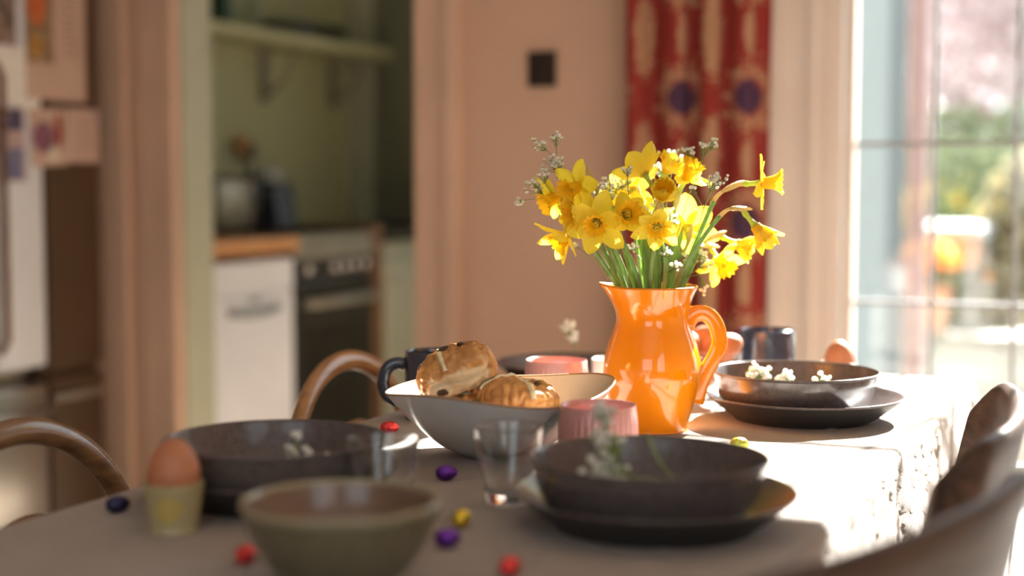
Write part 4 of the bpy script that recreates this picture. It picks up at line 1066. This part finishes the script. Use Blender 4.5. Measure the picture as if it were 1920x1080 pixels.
g = "baby's breath in the orange jug"
gyp("tall left sprig of baby's breath leaning over the daffodils", [
    (S((-3.8, -1), (-11, 29, 0), (-12.6, 34.5, .5), (-12.8, 38.4, 1)), 9, .010, None), ([V3(-12.6, 34.5, .5), V3(-13.6, 36.5, .5), V3(-15.1, 37.5, 1)], 9, .011, None),
    ([V3(-12.4, 33.6, .5), V3(-13.4, 35.2, 0)], 12, .013, None), ([V3(-12.2, 33, .5), V3(-12.4, 35.0, 1)], 12, .012, None), ([V3(-11.6, 31, 0), V3(-11.8, 33.4, 0)], 10, .010, None)], group=g)
gyp("low left sprig of baby's breath with dense round heads", [
    (S((-4, -1.5), (-11, 28, -1), (-14, 30.6, 0), (-15.7, 32.2, 0)), 16, .013, None), ([V3(-14, 30.6, 0), V3(-16, 30.4, 0), V3(-17.5, 30.2, 0)], 6, .006, None), ([V3(-12, 29, 0), V3(-14, 32.2, .5), V3(-14.4, 33.6, .5)], 10, .010, None)], group=g)
gyp("pale sprig of baby's breath between the upper left and centre daffodils", [
    (S((-1.8, -2.5), (-5, 29, -3), (-5.6, 32.4, -2)), 22, .018, None), ([V3(-5, 29, -3), V3(-3.6, 32.2, -3), V3(-2.8, 32.6, -3)], 16, .014, None), ([V3(-5.2, 30, -3), V3(-6.8, 30.6, -2)], 12, .012, None)], group=g)
gyp("thin dark stalked sprig of baby's breath standing before the bouquet", [
    (S((-1.6, 3), (-3.2, 27.5, 6.5), (-3.7, 31, 6), (-3.8, 34.2, 4)), 8, .007, None), ([V3(-3.5, 29.8, 6.2), V3(-5.4, 31.4, 5.5), V3(-6.8, 31.8, 5)], 5, .008, None)], group=g)
gyp("tall right sprig of baby's breath with the highest white heads", [
    (S((1.6, -1.5), (4.5, 30, -1), (5.9, 34.2, 0), (6.9, 37.6, 0)), 14, .013, None), ([V3(5.7, 33.8, 0), V3(5.0, 36.2, 0), V3(4.4, 37.0, 0)], 12, .012, None), ([V3(6.1, 35, 0), V3(7.9, 37.8, 0)], 9, .009, None)], group=g)
gyp("greenish sprig of baby's breath behind the top daffodils", [
    (S((.8, -3), (2.4, 31, -5), (3.2, 35.6, -5)), 22, .016, None), ([V3(2.4, 31, -5), V3(1.2, 34.6, -5)], 12, .012, None), ([V3(2.4, 31, -5), V3(3.6, 34.2, -3), V3(4.4, 34.8, -3)], 14, .013, None)], group=g)
gyp("branching sprig of baby's breath right of the square trumpet daffodil", [
    (S((2.6, 1.6), (5.6, 27, 4), (6.0, 29.3, 5), (7.3, 32.8, 5)), 13, .012, None), ([V3(6.3, 30, 5), V3(8.1, 33.3, 5)], 12, .010, None), ([V3(6.0, 29.3, 5), V3(5.0, 31.0, 5), V3(4.6, 31.6, 5)], 4, .006, None)], group=g)
gyp("white sprig of baby's breath low in the middle of the stems", [
    (S((.4, 1.8), (-.6, 25, 3), (-.9, 28.6, 2)), 12, .014, None), ([V3(.4, 20, 2), V3(1.6, 25, 2), V3(2.2, 28.2, 1)], 12, .013, None), ([V3(.4, 20, 2), V3(1.4, 23.4, 3)], 9, .010, None), ([V3(.4, 20, 2), V3(-3.0, 24.2, 3)], 8, .010, None), ([V3(.8, 20, 2), V3(2.6, 21.8, 3)], 8, .010, None)], group=g)
gyp("sunlit sprig of baby's breath hanging over the right rim of the jug", [
    (S((3.8, -1), (5.6, 22, -3), (6.6, 23.2, -3)), 14, .013, None), ([V3(4.6, 20, -2), V3(6.4, 20.4, -2), V3(7.4, 18.6, -2)], 6, .012, None), ([V3(4.6, 20, -2), V3(7.6, 22.0, -3)], 10, .012, None), ([V3(4.2, 20, -1), V3(4.0, 22.4, -1)], 9, .012, None)], group=g)
gyp("thin bare sprig of baby's breath reaching out over the jug's spout", [
    (S((-4.8, 1), (-7.2, 22.0, 2), (-10.5, 24.6, 2)), 4, .007, None), ([V3(-6, 20, 1.5), V3(-8.4, 24.5, 1), V3(-8.6, 25.6, 1)], 5, .009, None)], group=g)

# sprigs lying in the crockery
def AT(r, a, z): return at(r, a, TZ + z)
gyp("bushy sprig of baby's breath with long stalks in the nearest bowl", [
    ([AT(.178, 1.408, 0.038), AT(.155, 1.403, 0.044), AT(.110, 1.383, 0.052), AT(.088, 1.373, 0.058)], 34, .023, None), ([AT(.11, 1.383, 0.052), AT(.098, 1.378, 0.068), AT(.086, 1.378, 0.086)], 24, .019, None),
    ([AT(.098, 1.378, 0.068), AT(.090, 1.388, 0.093), AT(.086, 1.393, 0.112)], 14, .011, None), ([AT(.11, 1.383, 0.052), AT(.085, 1.363, 0.054), AT(.078, 1.363, 0.054)], 18, .012, None), ([AT(.155, 1.403, 0.044), AT(.140, 1.408, 0.063), AT(.130, 1.428, 0.086)], 0, .01, None)], thick=.0014, r=.0036)
gyp("small sprig of baby's breath in the left bowl", [
    ([AT(-.195, 1.48, .026), AT(-.212, 1.48, .036), AT(-.216, 1.475, .056)], 20, .014, None), ([AT(-.205, 1.48, .030), AT(-.190, 1.47, .040), AT(-.181, 1.47, .050)], 9, .010, None), ([AT(-.214, 1.48, .036), AT(-.216, 1.48, .062), AT(-.215, 1.48, .074)], 5, .005, None)], thick=.0010, r=.0033)
gyp("bright sprig of baby's breath in the sunlit right bowl", [
    ([AT(.39, 2.024, 0.036), AT(.355, 2.014, 0.050), AT(.333, 2.004, 0.070)], 34, .019, None), ([AT(.39, 2.024, 0.036), AT(.375, 2.014, 0.050), AT(.370, 2.004, 0.064)], 20, .016, None), ([AT(.39, 2.024, 0.036), AT(.405, 2.014, 0.046), AT(.418, 2.004, 0.061)], 12, .014, None)], thick=.0010, r=.0036)
gyp("wilted sprig of baby's breath rising from the far plate behind the pink tumbler", [
    ([AT(.105, 2.40, .010), AT(.104, 2.37, .05), AT(.096, 2.35, .078), AT(.087, 2.34, .098)], 24, .013, None), ([AT(.104, 2.37, .05), AT(.096, 2.35, .082)], 18, .010, None)], thick=.0009, r=.0034)

# ------------------------------------------------------------------ outside
gr = struct('ground', [((-4, YW + .13, -.25), (9, 14, -.12))], M['soil'])
for i in range(9):
    for j in range(6):
        x0 = -.88 + i * .46; y0 = YW + .14 + j * .46
        bx('paving_slab', (x0, y0, -.12), (x0 + .45, y0 + .45, -.10 + .003 * ((i * 3 + j) % 3)), M['patio'], gr, .004)
wl = thing('garden_wall', 'low white rendered garden wall beyond the patio', 'garden wall', (0, 6.3, -.12))
bx('wall_body', (-1.9, 0, 0), (5, .25, .52), M['render'], wl, .01); bx('coping', (-1.91, -.03, .52), (5.02, .28, .57), M['patio'], wl, .01)
po = thing('garden_post', 'dark purple brown post outside beside the kitchen wall', 'post', (-.90, 5.52, -.12))
bm = NB(); box(bm, (0, 0, 0), (.07, .07, 2.6), .008); obj('post', bm, mat('purple_brown_wood', (.26, .18, .18), .7), po, False)
bm = NB(); tube(bm, [(.03, .03, 2.05), (-.10, -.3, 2.45), (-.16, -.5, 2.62)], .028, 8); obj('brace', bm, bpy.data.materials['purple_brown_wood'], po)


def leaf_cloud(name, parent, c, rad, n, m, size, seed, petals=False):
    """many small curled leaves about a centre"""
    rnd = random.Random(seed); bm = NB(); c = Vector(c)
    for k in range(n):
        d = Vector((rnd.gauss(0, 1), rnd.gauss(0, 1), rnd.gauss(0, 1))).normalized() * (rnd.random() ** .4); p = c + Vector((d.x * rad[0], d.y * rad[1], d.z * rad[2]))
        q = Quaternion((rnd.gauss(0, 1), rnd.gauss(0, 1), rnd.gauss(0, 1), rnd.gauss(0, 1))).normalized(); s = size * rnd.uniform(.6, 1.3)
        vs_ = [bm.verts.new(p + q @ (Vector(v) * s)) for v in ((0, -1, 0), (.45, 0, .15), (0, 1, 0), (-.45, 0, .15))]
        bm.faces.new((vs_[0], vs_[1], vs_[2])); bm.faces.new((vs_[0], vs_[2], vs_[3]))
    o = obj(name, bm, m, parent, False); o['kind'] = 'stuff'; return o


greenm = translucent('shrub_leaf', (.20, .25, .12), (.32, .35, .20), .35); tanm = translucent('dry_grass_leaf', (.27, .24, .14), (.36, .32, .20), .3)
pinkm = translucent('pink_blossom', (.60, .46, .46), (.72, .62, .62), .3); orm = translucent('orange_blossom', (.95, .35, .06), (1.0, .48, .12), .3); yem = translucent('yellow_blossom', (.88, .68, .12), (.92, .78, .25), .3)
bark = mat('tree_bark', (.22, .17, .15), .8, nscale=30)


def shrub(name, label, p, rad, m, n, size, seed, cat='shrub'):
    t = thing(name, label, cat, p)
    bm = NB(); rnd = random.Random(seed)
    for k in range(7): tube(bm, [(0, 0, 0), (rnd.uniform(-.5, .5) * rad[0], rnd.uniform(-.5, .5) * rad[1], rad[2] * .9), (rnd.uniform(-.8, .8) * rad[0], rnd.uniform(-.8, .8) * rad[1], rad[2] * 1.6)], [.02, .012, .005], 6)
    obj('stems', bm, bark, t); leaf_cloud('foliage', t, (0, 0, rad[2]), rad, n, m, size, seed); return t


shrub('green_shrub', 'rounded green shrub in the garden behind the white wall', (-1.0, 8.45, -.12), (.9, .6, .72), greenm, 7000, .04, 3)
shrub('dry_shrub', 'tall straw coloured grass bush at the right of the garden', (-.66, 7.35, -.12), (.24, .25, .66), tanm, 3000, .05, 4)
shrub('hedge', 'pale green hedge at the back of the garden', (.2, 9.4, -.12), (4.0, .5, .85), greenm, 14000, .07, 5, 'hedge')
bt = thing('blossom_tree', 'pink blossom tree at the back of the garden', 'tree', (-1.05, 11.4, -.12))
bm = NB(); tube(bm, [(0, 0, 0), (.05, 0, .9), (-.05, 0, 1.6), (.1, 0, 2.6)], [.10, .085, .07, .04], 10)
rnd = random.Random(5)
for k in range(14):
    a = rnd.uniform(0, 2 * PI); z0 = rnd.uniform(1.3, 2.4); tube(bm, [(0, 0, z0), (math.cos(a) * .6, math.sin(a) * .5, z0 + .35), (math.cos(a) * 1.4, math.sin(a) * 1.0, z0 + rnd.uniform(.3, .9))], [.035, .022, .008], 6)
obj('trunk', bm, bark, bt); leaf_cloud('blossom', bt, (0, 0, 2.55), (2.2, 1.0, 1.25), 16000, pinkm, .055, 8)
pt = thing('flower_pot', 'terracotta pot of orange flowers standing on the garden wall', 'flower pot', (-.95, 6.42, .45))
obj('pot', lathe(smooth_prof([(0, 0), (.07, 0), (.075, .01), (.10, .16), (.108, .165), (.108, .19), (.095, .19), (.09, .16), (0, .15)], 3), 32), mat('terracotta', (.55, .28, .16), .8), pt)
leaf_cloud('leaves', pt, (0, 0, .22), (.11, .11, .06), 400, greenm, .03, 2); leaf_cloud('orange_flowers', pt, (0, 0, .30), (.12, .10, .08), 500, orm, .028, 9)
pt = thing('yellow_flower_pot', 'pot of yellow flowers on a stand against the dark post', 'flower pot', (-1.07, 6.44, .45))
obj('pot', lathe(smooth_prof([(0, 0), (.06, 0), (.08, .14), (.085, .15), (.075, .15), (0, .13)], 3), 32), M['greenbowl'], pt)
leaf_cloud('leaves', pt, (0, 0, .32), (.07, .07, .15), 400, greenm, .03, 12); leaf_cloud('yellow_flowers', pt, (0, 0, .48), (.06, .06, .08), 300, yem, .028, 19)
tt = thing('garden_table', 'white garden table in front of the green shrub', 'table', (-1.05, 6.95, -.12))
bx('tabletop', (-.28, -.3, .95), (.28, .3, 1.0), M['render'], tt, .01)
for x in (-.24, .24):
    for y in (-.25, .25): bx('leg', (x - .02, y - .02, 0), (x + .02, y + .02, .95), M['render'], tt)
